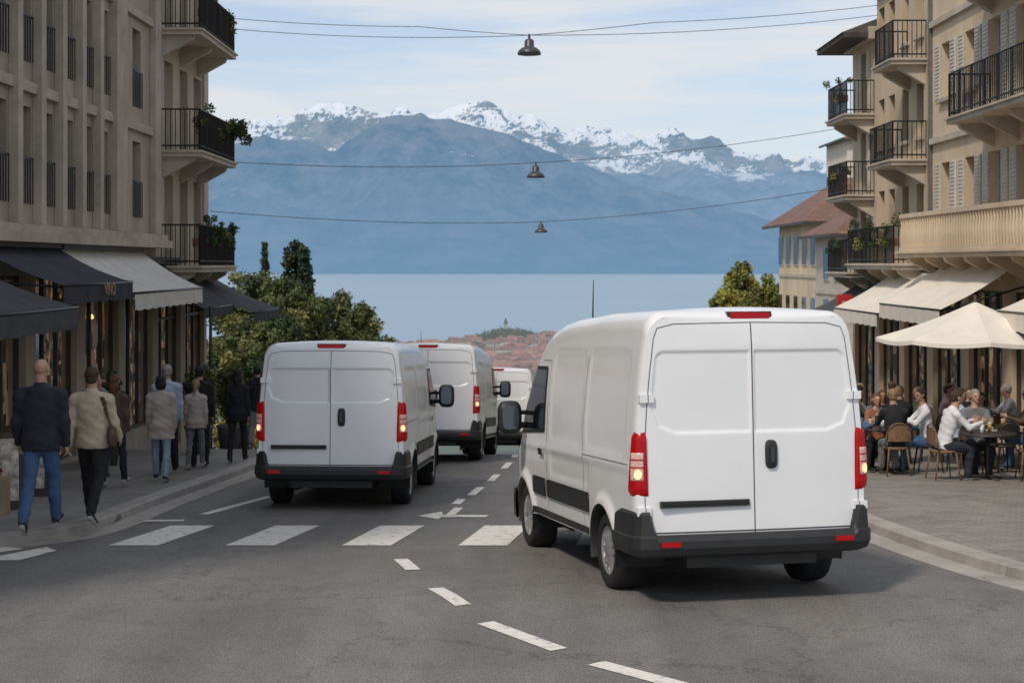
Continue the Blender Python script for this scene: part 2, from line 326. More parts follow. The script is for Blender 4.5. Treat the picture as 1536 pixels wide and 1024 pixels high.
pf_=[(-350,250),(200,232),(300,222),(345,212),(400,196),(430,205),(500,224),(535,204),(575,178),(600,171),(640,177),(700,192),(760,207),(800,222),(850,238),(900,258),(950,272),(1000,290),(1060,305),(1100,318),(1150,335),(1240,350),(1400,355),(1900,350)]
pm_=[(-350,300),(600,300),(860,275),(920,262),(960,256),(1000,262),(1050,250),(1100,262),(1140,268),(1180,262),(1240,262),(1320,250),(1900,240)]
pb_=[(-350,210),(200,205),(300,200),(350,190),(380,180),(420,180),(450,170),(480,164),(520,168),(560,176),(600,166),(640,168),(680,163),(700,157),(725,153),(760,162),(790,175),(820,184),(850,200),(880,191),(910,195),(940,206),(960,211),(985,202),(1010,197),(1040,210),(1070,216),(1100,232),(1140,236),(1160,231),(1190,245),(1240,246),(1300,242),(1900,230)]
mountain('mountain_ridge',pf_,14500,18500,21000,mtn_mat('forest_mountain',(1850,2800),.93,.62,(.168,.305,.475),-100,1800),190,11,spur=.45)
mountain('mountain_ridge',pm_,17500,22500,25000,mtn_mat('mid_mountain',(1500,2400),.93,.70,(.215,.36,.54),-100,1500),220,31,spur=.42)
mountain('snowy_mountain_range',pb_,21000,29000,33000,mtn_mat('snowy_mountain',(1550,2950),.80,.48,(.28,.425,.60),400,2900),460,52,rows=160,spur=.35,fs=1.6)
# ---------------------------------------------------------------- foliage
def leaf_mesh(b,part,mats,clumps,n,size,flat=1.):
    tot=sum(c[1]**2 for c in clumps)
    for c,r in clumps:
        m=mats[R.randint(len(mats))]; k=max(6,int(n*r*r/tot))
        d=R.normal(size=(k,3)); d/=np.linalg.norm(d,axis=1)[:,None]; rr=r*(R.rand(k)**.45)*(.8+.35*R.rand(k)); P=np.array(c)+d*rr[:,None]*np.array([1,1,flat])
        u=R.normal(size=(k,3)); u/=np.linalg.norm(u,axis=1)[:,None]; v=np.cross(u,R.normal(size=(k,3))); v/=np.linalg.norm(v,axis=1)[:,None]
        s=size*(.6+.8*R.rand(k))[:,None]
        V=np.stack([P-u*s,P+v*s*.5,P+u*s,P-v*s*.5],1).reshape(-1,3)
        b.add(part,m,V.tolist(),[(4*i,4*i+1,4*i+2,4*i+3) for i in range(k)])
LD=M('leaves_dark',(.045,.07,.022),rough=.8,var=.3,scale=.8); LM=M('leaves_mid',(.10,.12,.035),rough=.8,var=.3,scale=.8); LL=M('leaves_light',(.18,.18,.05),rough=.8,var=.3,scale=.8)
LY=M('leaves_yellow',(.38,.31,.05),rough=.8,var=.3,scale=.8); LG=M('leaves_yellow_green',(.27,.28,.06),rough=.8,var=.3,scale=.8); LC=M('cypress_leaves',(.028,.052,.024),rough=.85,var=.35,scale=1.)
LF=M('flowers_red',(.30,.03,.03),rough=.8,var=.3)
BARK=M('bark',(.09,.07,.05),rough=.9,var=.3,scale=8,bump=.5,bscale=20)
def tree(x,y,top,r,cz,mats,n=9000,size=.16,name='deciduous_tree',conif=False,base=None,taper=.55):
    g=(G(y)-1.5) if base is None else base; b=Bd(); h=top-g
    b.tube('trunk',BARK,[(x,y,g-.5),(x+.1,y,g+h*.3),(x-.05,y,g+h*.6),(x,y,top-h*.12)],[h*.028,h*.022,h*.012,h*.004],10)
    cl=[]
    if conif:
        for i in range(110):
            t=i/110; z=cz+(top-cz)*t; rr=r*min(1,(1-t)**taper*1.0+.03)*(.8+.25*rnd.random()); a=rnd.random()*6.28; cl.append(((x+math.cos(a)*rr*.62,y+math.sin(a)*rr*.62,z-.15),max(.14,rr*.40)))
    else:
        ch=(top-cz)
        for i in range(110):
            a=rnd.random()*6.28; el=rnd.uniform(-.95,1); q=rnd.uniform(.3,1)**.5; rr=math.sqrt(max(0,1-el*el))
            p=(x+math.cos(a)*rr*r*q*.9,y+math.sin(a)*rr*r*q*.9,cz+ch*.5+el*ch*.46*q); cl.append((p,r*rnd.uniform(.12,.27)))
            if i%8==0: b.tube('limb',BARK,[(x,y,g+h*.35),(x+(p[0]-x)*.5,y+(p[1]-y)*.5,(g+h*.45+p[2])*.5),p],[h*.012,h*.007,h*.002],6)
    leaf_mesh(b,'foliage',mats,cl,n,size); b.done(name)
tree(-16.0,100,2.0,2.8,-9,[LD,LM],12000,.16,base=-14)
tree(-12.4,90,4.3,1.35,-2.5,[LC,LC,LD],16000,.13,'cypress_tree',True,base=-14,taper=.24)
tree(-14.7,93,4.3,.45,0,[LC,LD],1500,.12,'cypress_tree',True,base=-14)
tree(-13.1,80,2.9,2.9,-5,[LD,LM,LM,LL],34000,.11,base=-12)
tree(-10.9,79,2.6,2.8,-5,[LM,LM,LL,LD],32000,.11,base=-12)
tree(-8.9,84,1.3,2.2,-5.5,[LM,LM,LL,LD],20000,.12,base=-14)
tree(-10.9,70,1.5,2.0,-4.8,[LM,LL,LD],22000,.10,base=-10)
tree(-10.2,62,-1.9,1.5,-5.5,[LY,LG,LY],9000,.09,'yellow_shrub',base=-8)
tree(-7.2,90,-1.2,1.8,-8,[LD,LM],11000,.12,base=-14)
tree(-11.6,66,.2,1.7,-5.5,[LM,LD,LL],14000,.10,base=-10)
tree(12.9,88,3.2,1.6,-2,[LY,LG,LG,LL],18000,.11,'poplar_tree',True,base=-11,taper=.35)
tree(14.6,90,2.5,1.8,-3,[LG,LM,LY],14000,.12,base=-11)
tree(11.9,86,1.7,1.2,-3,[LY,LG,LL],12000,.10,base=-11)
# ---------------------------------------------------------------- town below
def town():
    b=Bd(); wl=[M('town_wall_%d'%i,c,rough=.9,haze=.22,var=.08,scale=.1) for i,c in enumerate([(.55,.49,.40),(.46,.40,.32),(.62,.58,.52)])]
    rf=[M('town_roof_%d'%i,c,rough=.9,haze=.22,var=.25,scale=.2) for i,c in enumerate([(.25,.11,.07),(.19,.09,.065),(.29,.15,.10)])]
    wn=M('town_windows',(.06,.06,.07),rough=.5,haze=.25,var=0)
    def hz(x,y): return float(CAMZ-drop(y)+hill(x,y))
    for i in range(620):
        y=rnd.uniform(700,1640); x=rnd.uniform(-.085,.16)*y
        if abs(x+8)<38 and abs(y-1560)<70: continue
        z=hz(x,y)-2; wx=rnd.uniform(7,14); wy=rnd.uniform(7,11); h=rnd.uniform(4.5,9)+1.5; w_=wl[rnd.randrange(3)]; r_=rf[rnd.randrange(3)]
        b.box('walls',w_,x-wx/2,x+wx/2,y-wy/2,y+wy/2,z,z+h)
        rh=rnd.uniform(1.8,3.4); e=.5
        if rnd.random()<.6: V=[(x-wx/2-e,y-wy/2-e,z+h),(x+wx/2+e,y-wy/2-e,z+h),(x+wx/2+e,y+wy/2+e,z+h),(x-wx/2-e,y+wy/2+e,z+h),(x-wx/2-e,y,z+h+rh),(x+wx/2+e,y,z+h+rh)]; F=[(0,1,5,4),(2,3,4,5),(1,2,5),(3,0,4)]
        else: V=[(x-wx/2-e,y-wy/2-e,z+h),(x+wx/2+e,y-wy/2-e,z+h),(x+wx/2+e,y+wy/2+e,z+h),(x-wx/2-e,y+wy/2+e,z+h),(x,y-wy/2-e,z+h+rh),(x,y+wy/2+e,z+h+rh)]; F=[(0,1,4),(1,2,5,4),(2,3,5),(3,0,4,5)]
        b.add('roofs',r_,V,F)
        for fl in range(int((h-2)//2.6)):
            for k in range(int(wx//2.4)):
                xx=x-wx/2+1.3+k*2.4; zz=z+2.6+fl*2.6; b.add('windows',wn,[(xx-.5,y-wy/2-.05,zz),(xx+.5,y-wy/2-.05,zz),(xx+.5,y-wy/2-.05,zz+1.4),(xx-.5,y-wy/2-.05,zz+1.4)],[(0,1,2,3)])
    b.done('town_houses')
    b=Bd(); tm=[M('far_leaves_%d'%i,c,rough=.95,haze=.2,var=.3,scale=.1) for i,c in enumerate([(.04,.06,.02),(.08,.10,.03),(.12,.115,.035)])]
    cl=[]
    for i in range(1500):
        y=rnd.uniform(450,1690); x=rnd.uniform(-.18,.18)*y
        cl.append(((x,y,hz(x,y)+2.5),rnd.uniform(3,6.0)))
    for i in range(120):
        x=-8+rnd.gauss(0,22); y=1560+rnd.gauss(0,25); cl.append(((x,y,hz(x,y)+3),rnd.uniform(4,6.5)))
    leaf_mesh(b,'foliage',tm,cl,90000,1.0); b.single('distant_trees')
    b=Bd(); st=M('far_stone',(.35,.32,.28),rough=.9,haze=.25); sr=M('spire_slate',(.05,.06,.065),rough=.8,haze=.2)
    z=hz(-6,1560); b.box('tower',st,-8,-4.5,1558,1562,z,z+13); b.add('roof',sr,[(-8.6,1557,z+13),(-3.9,1557,z+13),(-3.9,1563,z+13),(-8.6,1563,z+13),(-6.2,1560,z+19)],[(0,1,4),(1,2,4),(2,3,4),(3,0,4)]); b.done('lookout_tower')
    x,y=-65.5,700; zt=CAMZ-(466-395)/2347*700
    b=Bd(); b.box('tower',st,x-1.6,x+1.6,y-1.6,y+1.6,zt-34,zt-11); b.add('spire',sr,[(x-2.1,y-2.1,zt-11),(x+2.1,y-2.1,zt-11),(x+2.1,y+2.1,zt-11),(x-2.1,y+2.1,zt-11),(x,y,zt)],[(0,1,4),(1,2,4),(2,3,4),(3,0,4)])
    b.box('nave',st,x-3,x+3,y+1.6,y+16,zt-34,zt-19); b.done('church')
town()
# ---------------------------------------------------------------- buildings
def wall(b,part,mat,X,sg,y0,y1,z0,z1,ops,th=.35):
    ys=sorted(set([y0,y1]+[v for o in ops for v in o[:2] if y0<v<y1]))
    for ya,yb in zip(ys[:-1],ys[1:]):
        ym=(ya+yb)/2; cuts=sorted([(o[2],o[3]) for o in ops if o[0]<ym<o[1]]); z=z0
        for a,c in cuts:
            if a>z+.001: b.box(part,mat,X-sg*th,X,ya,yb,z,a)
            z=max(z,c)
        if z<z1-.001: b.box(part,mat,X-sg*th,X,ya,yb,z,z1)
def window(b,X,sg,ya,yb,za,zb,fr=FRD,gl=WGL,shut=None,rail=False,sill=None,mull=True,cur=None):
    g=X-sg*.24
    b.box('glass',gl,g-sg*.03,g,ya,yb,za,zb)
    f=.05
    for (a,c,d,e) in [(ya,ya+f,za,zb),(yb-f,yb,za,zb),(ya+f,yb-f,za,za+f),(ya+f,yb-f,zb-f,zb)]: b.box('window_frames',fr,g,g+sg*.06,a,c,d,e)
    if mull:
        m=(ya+yb)/2; b.box('window_frames',fr,g,g+sg*.055,m-.03,m+.03,za+f,zb-f); zz=za+(zb-za)*.7; b.box('window_frames',fr,g,g+sg*.05,ya+f,m-.03,zz-.02,zz+.02); b.box('window_frames',fr,g,g+sg*.05,m+.03,yb-f,zz-.02,zz+.02)
    if cur: b.box('curtains',cur,g+sg*.003,g+sg*.012,ya+f,ya+f+(yb-ya)*.28,za+f,zb-f)
    if sill: b.box('sills',sill,X-sg*.05,X+sg*.1,ya-.08,yb+.08,za-.09,za)
    if shut:
        wd=(yb-ya)*.5
        for s0,s1 in [(ya-wd-.02,ya-.02),(yb+.02,yb+wd+.02)]:
            b.box('shutters',shut,X+sg*.005,X+sg*.045,s0,s1,za,zb)
            n=int((zb-za)/.09)
            for k in range(n): b.box('shutters',shut,X+sg*.045,X+sg*.06,s0+.04,s1-.04,za+.03+k*.09,za+.07+k*.09)
    if rail:
        b.box('railings',IRON,X+sg*.02,X+sg*.05,ya,yb,za+.75,za+.79); n=int((yb-ya)/.12)
        for k in range(n+1): yy=ya+(yb-ya)*k/n; b.box('railings',IRON,X+sg*.027,X+sg*.043,yy-.007,yy+.007,za,za+.75)
def balcony(b,X,sg,proj,y0,y1,z,slab,h=.95,stone=False,plants=0,corb=True):
    b.box('balcony_slab',slab,X,X+sg*proj,y0,y1,z-.16,z); b.box('balcony_slab',slab,X,X+sg*(proj+.05),y0-.05,y1+.05,z-.06,z-.02+.004)
    if corb:
        n=max(2,int((y1-y0)/1.6)+1)
        for k in range(n):
            yy=y0+.25+(y1-y0-.5)*k/(n-1); 
            V=[(X,yy-.1,z-.16),(X+sg*proj*.8,yy-.1,z-.16),(X+sg*proj*.75,yy-.1,z-.26),(X,yy-.1,z-.65)]; V+=[(v[0],yy+.1,v[2]) for v in V]
            b.add('corbels',slab,V,[(0,1,2,3),(4,7,6,5),(0,4,5,1),(1,5,6,2),(2,6,7,3),(3,7,4,0)])
    xo=X+sg*(proj-.05)
    if stone:
        b.box('balustrade',slab,xo-sg*.1,xo,y0,y1,z+h-.1,z+h); b.box('balustrade',slab,xo-sg*.1,xo,y0,y1,z+.004,z+.1)
        n=int((y1-y0)/.2)
        for k in range(n): yy=y0+.1+k*(y1-y0-.2)/(n-1); b.lathe('balusters',slab,(xo-sg*.05,yy,z+.1),[(.03,0),(.05,.2),(.055,.3),(.03,.5),(.035,h-.2)],n=6)
        return
    def rl(p,q):
        p=Vector(p);q=Vector(q); 
        for hh in (h,.1): b.tube('railings',IRON,[p+Vector((0,0,hh)),q+Vector((0,0,hh))],.02,4,False)
        n=max(2,int((q-p).length/.11))
        for k in range(n+1):
            c=p+(q-p)*k/n; b.tube('railings',IRON,[c,c+Vector((0,0,h))],.011 if k%8 else .02,4,False,False)
    rl((xo,y0+.04,z),(xo,y1-.04,z)); rl((X,y0+.04,z),(xo,y0+.04,z)); rl((X,y1-.04,z),(xo,y1-.04,z))
    if plants:
        cl=[((xo+sg*rnd.uniform(-.12,.12),rnd.uniform(y0,y1),z+rnd.uniform(.45,h+.2)),rnd.uniform(.08,.2)) for _ in range(plants)]
        leaf_mesh(b,'balcony_plants',[LD,LM,LD,LL],cl,plants*90,.04)
        for k in range(max(1,plants//4)): yy=rnd.uniform(y0+.3,y1-.3); b.box('planters',M('terracotta',(.2,.09,.06)),xo-sg*.28,xo-sg*.06,yy-.3,yy+.3,z+.45,z+.65)
STA=M('stone_grey',(.38,.325,.265),rough=.9,var=.18,scale=.9,bump=.25,bscale=25,stretch=(1,1,.35)); STA2=M('stone_grey_trim',(.44,.38,.315),rough=.9,var=.14,scale=1.2,bump=.2,bscale=25)
STB=M('stucco_beige',(.48,.41,.32),rough=.9,var=.14,scale=.8,bump=.2,bscale=20,stretch=(1,1,.35)); STB2=M('stone_light_trim',(.50,.44,.36),rough=.9,var=.13,scale=1.5,bump=.2,bscale=20)
STC=M('stucco_cream',(.66,.53,.375),rough=.9,var=.12,scale=.7,bump=.2,bscale=20,stretch=(1,1,.3)); STD=M('stucco_ochre',(.56,.445,.31),rough=.9,var=.13,scale=.7,bump=.2,bscale=20,stretch=(1,1,.3))
SHU=M('shutter_white',(.58,.54,.47),rough=.7,var=.08); CUR=M('curtain',(.38,.35,.31),rough=.9,var=.15,scale=10)
def interior(name,s):
    m=bpy.data.materials.new(name); m.use_nodes=True; nt=m.node_tree; N=nt.nodes; L=nt.links; bs=N['Principled BSDF']; tc=N.new('ShaderNodeTexCoord'); mp=N.new('ShaderNodeMapping'); mp.inputs['Scale'].default_value=(1,1.8,1.3); L.new(tc.outputs['Object'],mp.inputs[0])
    v=N.new('ShaderNodeTexVoronoi'); v.inputs['Scale'].default_value=s; v.distance='CHEBYCHEV'; L.new(mp.outputs[0],v.inputs['Vector'])
    h=N.new('ShaderNodeSeparateColor'); L.new(v.outputs['Color'],h.inputs[0])
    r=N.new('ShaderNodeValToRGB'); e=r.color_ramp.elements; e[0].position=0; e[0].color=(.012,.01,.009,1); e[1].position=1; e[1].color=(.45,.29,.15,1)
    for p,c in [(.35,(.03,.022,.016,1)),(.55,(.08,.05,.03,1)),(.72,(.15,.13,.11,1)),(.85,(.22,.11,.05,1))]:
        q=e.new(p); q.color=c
    L.new(h.outputs[0],r.inputs[0]); L.new(r.outputs[0],bs.inputs['Base Color']); L.new(r.outputs[0],bs.inputs['Emission Color']); bs.inputs['Emission Strength'].default_value=.35; nosample(m); return m  # colour blocks glow on a backing panel, standing in for warm indoor light
INT=interior('shop_interior',2.2); INT2=interior('shop_display',5.)
WOOD=M('dark_wood',(.06,.04,.028),rough=.6,var=.25,scale=6); BULB=M('warm_bulb',(1,.7,.4),var=0,emit=((1,.55,.2),2.0))
def shopfront(b,X,sg,y0,y1,z1,wallm,pitch=3.2,fr=FRD):
    n=max(1,round((y1-y0)/pitch)); p=(y1-y0)/n; ops=[]
    zb=min(G(y0),G(y1))-.3
    for i in range(n):
        a=y0+i*p+.28; c=y0+(i+1)*p-.28; g=G((a+c)/2)+.12; ops.append((a,c,g+(.45 if i%3 else .02),z1-.55))
    wall(b,'ground_floor_wall',wallm,X,sg,y0,y1,zb,z1,ops)
    for i,(a,c,za,zc) in enumerate(ops):
        gx=X-sg*.15
        k=3 if (c-a)>2 else 2
        for j in range(k+1):
            yy=a+(c-a)*j/k; b.box('shop_frames',fr,gx-sg*.05,gx+sg*.03,max(a,yy-.035),min(c,yy+.035),za,zc)
        for zz in (za,zc-.55,zc-.07): b.box('shop_frames',fr,gx-sg*.045,gx+sg*.025,a,c,zz,zz+.07)
        b.box('shop_interior',INT if i%2 else INT2,X-sg*.343,X-sg*.30,a,c,za,zc)
        if i%2: 
            yy=rnd.uniform(a+.3,c-.3); b.lathe('shop_lamps',BULB,(X-sg*.22,yy,zc-rnd.uniform(.6,1.0)),[(0,-.05),(.04,-.03),(.05,0),(.03,.04),(0,.06)],n=8)
        if i%2==0: b.box('shop_glass',WGL,gx-sg*.02,gx-sg*.008,a,a+(c-a)/k,za+.07,zc-.55)
def building(X,sg,y0,y1,zt,zg,wm,tm,wins,extra=None,depth=10):
    b=Bd(); ops=[w_[:4] for w_ in wins]
    wall(b,'walls',wm,X,sg,y0,y1,zg,zt,ops)
    xb=X-sg*depth; b.box('walls',wm,X-sg*.352,xb,y0,y1,min(G(y0),G(y1))-3,zt)
    for w_ in wins: window(b,X,sg,*w_[:4],**(w_[4] if len(w_)>4 else {}))
    if extra: extra(b)
    b.box('roof',tm,X+sg*.25,xb,y0-.1,y1+.1,zt+.003,zt+.35)
    return b
XL=-8.2
wins=[]
cols=[]; y=9.2
while y<31: cols.append((y,y+.82)); y+=1.28
cols=[(c0,c1) for c0,c1 in cols]+[(33.8,34.55)]
for za,zb in [(3.95,5.6),(6.35,8.05),(8.8,10.5),(11.2,12.9),(13.5,14.9)]:
    for i,(a,c) in enumerate(cols): wins.append((a,c,za,zb,dict(fr=FRD,rail=True,cur=CUR if (i*7+int(za))%3==0 else None,mull=True)))
def exA(b):
    X=XL
    for i in range(len(cols)-1):
        a=cols[i][1]; c=cols[i+1][0] if i<len(cols)-2 else a+.46
        b.box('pilasters',STA2,X+.003,X+.16,a+.1,min(c,a+.46)-.1,3.62,15.4)
    for z in (5.85,8.3,10.75): b.box('string_course',STA2,X+.002,X+.09,8.0,35.95,z-.02,z+.16)
    b.box('cornice',STA2,X+.004,X+.4,8,36,3.3,3.46); b.box('cornice',STA2,X+.004,X+.28,8,36,3.46,3.6)
    b.box('pilasters',STA2,X+.003,X+.12,32.3,32.9,3.62,15.4); b.box('pilasters',STA2,X+.003,X+.14,35.4,35.98,3.62,15.4)
    shopfront(b,X,1,8,36,3.3,STA)
building(XL,1,8,36,15.5,3.3,STA,STA2,wins,exA).done('grey_stone_building')
wins=[]
for fl in (2.9,5.6,8.45,11.3): 
    for a in (36.9,38.6,40.3): wins.append((a,a+.95,fl+.05,fl+2.15,dict(fr=FRW,shut=None,cur=CUR,sill=None)))
def exB(b):
    for fl in (2.9,5.6,8.45,11.3): balcony(b,XL,1,.95,36.5,41.1,fl,STB2,plants=6 if fl>5 else 20)
    b.box('quoins',STB2,XL+.003,XL+.06,41.4,41.95,2.9,14); shopfront(b,XL,1,36.01,42,2.7,STA)
    cl=[((XL+1.0+rnd.uniform(-.1,.3),rnd.uniform(39.8,41.3),5.6+rnd.uniform(.6,1.05)),rnd.uniform(.08,.2)) for _ in range(12)]; leaf_mesh(b,'balcony_plants',[LD,LM],cl,1300,.04)
building(XL,1,36.01,42,14,2.7,STB,STB2,wins,exB).done('apartment_building')
XR=10.5
wins=[]
ysC=[20.2,22.1,24.,25.9,27.8,29.7,31.6,33.5,35.4,37.4]
for fl in (3.2,6.1,9.0,11.9):
    for i,a in enumerate(ysC):
        door=(i<8 and fl in (6.1,9.0)) or fl==3.2
        wins.append((a,a+.85,fl+(.08 if door and i<8 else .85),fl+2.2,dict(fr=FRW,shut=SHU,sill=STB2 if not door else None,cur=CUR if i%2 else None)))
def exC(b):
    balcony(b,XR,-1,1.0,19,38.6,3.25,STC,stone=True,h=.9); balcony(b,XR,-1,.95,22,34.4,6.15,STB2); balcony(b,XR,-1,.95,22,34.4,9.05,STB2)
    for z in (5.9,8.8): b.box('string_course',STB2,XR-.002,XR-.1,34.6,39.2,z,z+.14)
    b.box('downpipe',M('zinc',(.2,.2,.2),rough=.5,metal=.6),XR-.003,XR-.1,39.05,39.15,2.6,14); shopfront(b,XR,-1,18,39.3,2.9,STD)
building(XR,-1,18,39.3,14.5,2.9,STC,STB2,wins,exC).done('cream_apartment_building')
wins=[]
for fl in (3.0,5.6,8.2,10.8):
    for a in (39.9,41.4,42.9,44.1): wins.append((a,a+.7,fl+.6,fl+2.0,dict(fr=FRD,sill=STB2,cur=CUR if a>42 else None)))
def exD(b):
    balcony(b,XR,-1,.9,39.5,44.9,2.95,STB2,plants=14); balcony(b,XR,-1,.9,39.6,42.2,5.6,STB2); balcony(b,XR,-1,.9,39.6,41.6,8.15,STB2)
    b.box('string_course',STB2,XR-.002,XR-.12,39.4,44.9,10.5,10.65); shopfront(b,XR,-1,39.31,45,2.5,STD)
building(XR,-1,39.31,45,13.5,2.5,STD,STB2,wins,exD).done('ochre_apartment_building')
wins=[]
for fl in (2.7,4.95,7.3): wins.append((46.2,46.9,fl+.1,fl+1.9,dict(fr=FRW,shut=SHU)))
SLT=M('roof_dark',(.07,.055,.045),rough=.85,var=.25,scale=3)
def exE(b):
    for fl in (2.7,4.95,7.3):
        balcony(b,XR,-1,.85,45.3,48.0,fl,STB2,plants=4)
    b.box('eaves',SLT,XR-.95,XR+8,45.02,49.0,9.45,9.6)
    V=[(XR-1,45.02,9.6),(XR-1,49.1,9.6),(XR+8,49.1,9.6),(XR+8,45.02,9.6),(XR+3,46,11.2),(XR+3,48,11.2)]; b.add('roof',SLT,V,[(0,4,5,1),(1,5,2),(2,5,4,3),(3,4,0)])
    shopfront(b,XR,-1,45.01,48.2,2.3,STD,pitch=3)
building(XR,-1,45.01,48.2,9.4,2.3,STD,STB2,wins,exE,depth=9).done('corner_apartment_building')
TIL=pavers('roof_tiles',(.23,.12,.08),(.17,.09,.065),(.07,.045,.035),.25,.2,.8)
def house(name,x0,x1,y0,y1,ze,zr,wm,rm,rows,ov=.9,zb=None):
    b=Bd(); zb=G(y0)-6 if zb is None else zb
    b.box('walls',wm,x0,x1,y0,y1,zb,ze)
    V=[(x0-ov,y0-ov,ze-.1),(x1+ov,y0-ov,ze-.1),(x1+ov,y1+ov,ze-.1),(x0-ov,y1+ov,ze-.1)]; xm=(x0+x1)/2; q=(x1-x0)*.38
    V+=[(x0+q,(y0+y1)/2,zr),(x1-q,(y0+y1)/2,zr)]; b.add('roof',rm,V,[(0,1,5,4),(1,2,5),(2,3,4,5),(3,0,4),(3,2,1,0)])
    b.box('eaves',FRD,x0-ov,x1+ov,y0-ov-.02,y0-ov+.08,ze-.22,ze-.1); b.box('eaves',FRD,x0-ov-.02,x0-ov+.08,y0-ov,y1+ov,ze-.22,ze-.105)
    for z in rows:
        k=x0+.5
        while k<x1-.9:
            b.box('window_frames',FRW,k-.06,k+.76,y0-.05,y0-.003,z-.06,z+1.36); b.box('glass',WGL,k,k+.7,y0-.06,y0-.01,z,z+1.3); b.box('window_frames',FRW,k+.33,k+.37,y0-.07,y0-.055,z,z+1.3); k+=1.25
        k=y0+.5
        while k<y1-1:
            b.box('window_frames',FRW,x0-.05,x0-.003,k-.06,k+1.06,z-.06,z+1.36); b.box('glass',WGL,x0-.06,x0-.01,k,k+1.0,z,z+1.3); k+=2.1
    b.box('string_course',STB2,x0-.06,x1,y0-.06,y1,rows[-1]-.6,rows[-1]-.45)
    b.box('chimney',wm,xm+1,xm+1.6,(y0+y1)/2+.6,(y0+y1)/2+1.2,ze+.5,zr+.9); b.done(name)
house('tiled_roof_house',13.5,19,69,79,4.9,7.0,STC,TIL,[.1,2.9],ov=.75)
house('tiled_roof_house',12.9,19,61,66.5,4.2,5.9,M('stucco_pale',(.5,.45,.38),rough=.9),TIL,[.2,2.3],ov=.6)
house('white_house',19.7,27,92,98,10.4,11.5,M('stucco_white',(.62,.56,.48),rough=.9,var=.08),M('red_roof',(.38,.12,.07),rough=.85,var=.2),[3,7],ov=.4)
# ---------------------------------------------------------------- awnings
def awning(X,sg,proj,y0,y1,zb,zf,mat,val=.24,text=None):
    b=Bd(); xo=X+sg*proj; n=max(2,int((y1-y0)/.25)); V=[];F=[]
    for i in range(n+1):
        y=y0+(y1-y0)*i/n
        for k in range(7):
            t=k/6; sag=-.06*math.sin(math.pi*t)+.012*math.sin(y*3.1)*math.sin(math.pi*t); V.append((X+sg*(.05+(proj-.05)*t),y,zb+(zf-zb)*t+sag))
    for i in range(n):
        for k in range(6): F.append((i*7+k,(i+1)*7+k,(i+1)*7+k+1,i*7+k+1))
    b.add('canopy',mat,V,F,True)
    V=[];F=[]
    for i in range(n*2+1):
        y=y0+(y1-y0)*i/(n*2); s=.02*math.sin(y*9); V+=[(xo+sg*.012,y,zf+.02),(xo+sg*(.012+s*.5),y,zf-val-.03*abs(math.sin(y*5)))]
    for i in range(n*2): F.append((i*2,i*2+2,i*2+3,i*2+1))
    b.add('valance',mat,V,F,True)
    for yy in (y0,y1):
        b.tube('arm',IRON,[(X,yy+(.08 if yy==y0 else -.08),zb-.55),(xo-sg*.03,yy+(.08 if yy==y0 else -.08),zf-.03)],.022,6)
    b.tube('front_bar',IRON,[(xo,y0,zf-.01),(xo,y1,zf-.01)],.025,6); b.box('cassette',FRD,X,X+sg*.14,y0,y1,zb-.02,zb+.14)
    e=b.done('awning')
    if text:
        c=bpy.data.curves.new('sign_text','FONT'); c.body=text; c.size=.30; c.extrude=.004; c.align_x='CENTER'; o=bpy.data.objects.new('sign_text',c); scene.collection.objects.link(o); o.parent=e
        o.location=(xo+sg*.06,(y0+y1)/2+.4,zf-.20); o.rotation_euler=(math.radians(90),0,math.radians(90)); c.materials.append(M('gold_letters',(.30,.19,.07),rough=.5,metal=.3,var=0))
    return e
AN=M('awning_navy',(.026,.029,.040),rough=.9,var=.2,scale=2,bump=.2,bscale=40); AG=M('awning_taupe',(.60,.57,.52),rough=.9,var=.08,scale=2,bump=.2,bscale=40); AK=M('awning_black',(.018,.018,.020),rough=.85,var=.2,scale=2); AD=M('awning_slate',(.055,.058,.066),rough=.9,var=.2,scale=2); AW=M('awning_cream',(.74,.68,.58),rough=.9,var=.05,scale=2,bump=.2,bscale=40)
awning(XL,1,1.45,12.5,17.6,2.9,2.35,AD); awning(XL,1,1.7,18.0,23.4,2.95,2.3,AD,val=.3)
awning(XL,1,1.4,23.7,28.0,3.24,2.62,AN,val=.28,text='VINO'); awning(XL,1,1.4,28.15,34.3,3.22,2.42,AG,val=.3)
awning(XL,1,1.4,34.5,38.0,2.95,1.95,AK,val=.2); awning(XL,1,1.9,38.2,42.2,2.62,1.75,AK,val=.22)
awning(XR,-1,1.75,20.6,28.2,3.02,2.1,AW,val=.32); awning(XR,-1,1.75,32.0,37.2,3.02,2.0,AW,val=.32); awning(XR,-1,1.75,37.5,42.5,2.75,1.75,AW,val=.3); awning(XR,-1,1.5,43.2,47.5,2.3,1.5,AD,val=.2)
b=Bd(); RS=M('red_sign',(.5,.02,.02),rough=.5,var=.05); b.box('panel',RS,8.95,9.35,43.0,43.06,1.65,2.1); b.box('panel_emblem',FRW,9.07,9.25,42.985,42.998,1.83,1.91); b.tube('bracket',IRON,[(9.3,43.03,2.0),(10.5,43.03,2.0)],.02,6); b.done('shop_sign')
b=Bd(); b.tube('pole',IRON,[(0,0,0),(0,0,3.1)],.035,8); b.lathe('foot',IRON,(0,0,0),[(0,.04),(.1,.04),(.12,0)],n=16); b.done('awning_post',(-6.55,34.0,G(34)+.12))
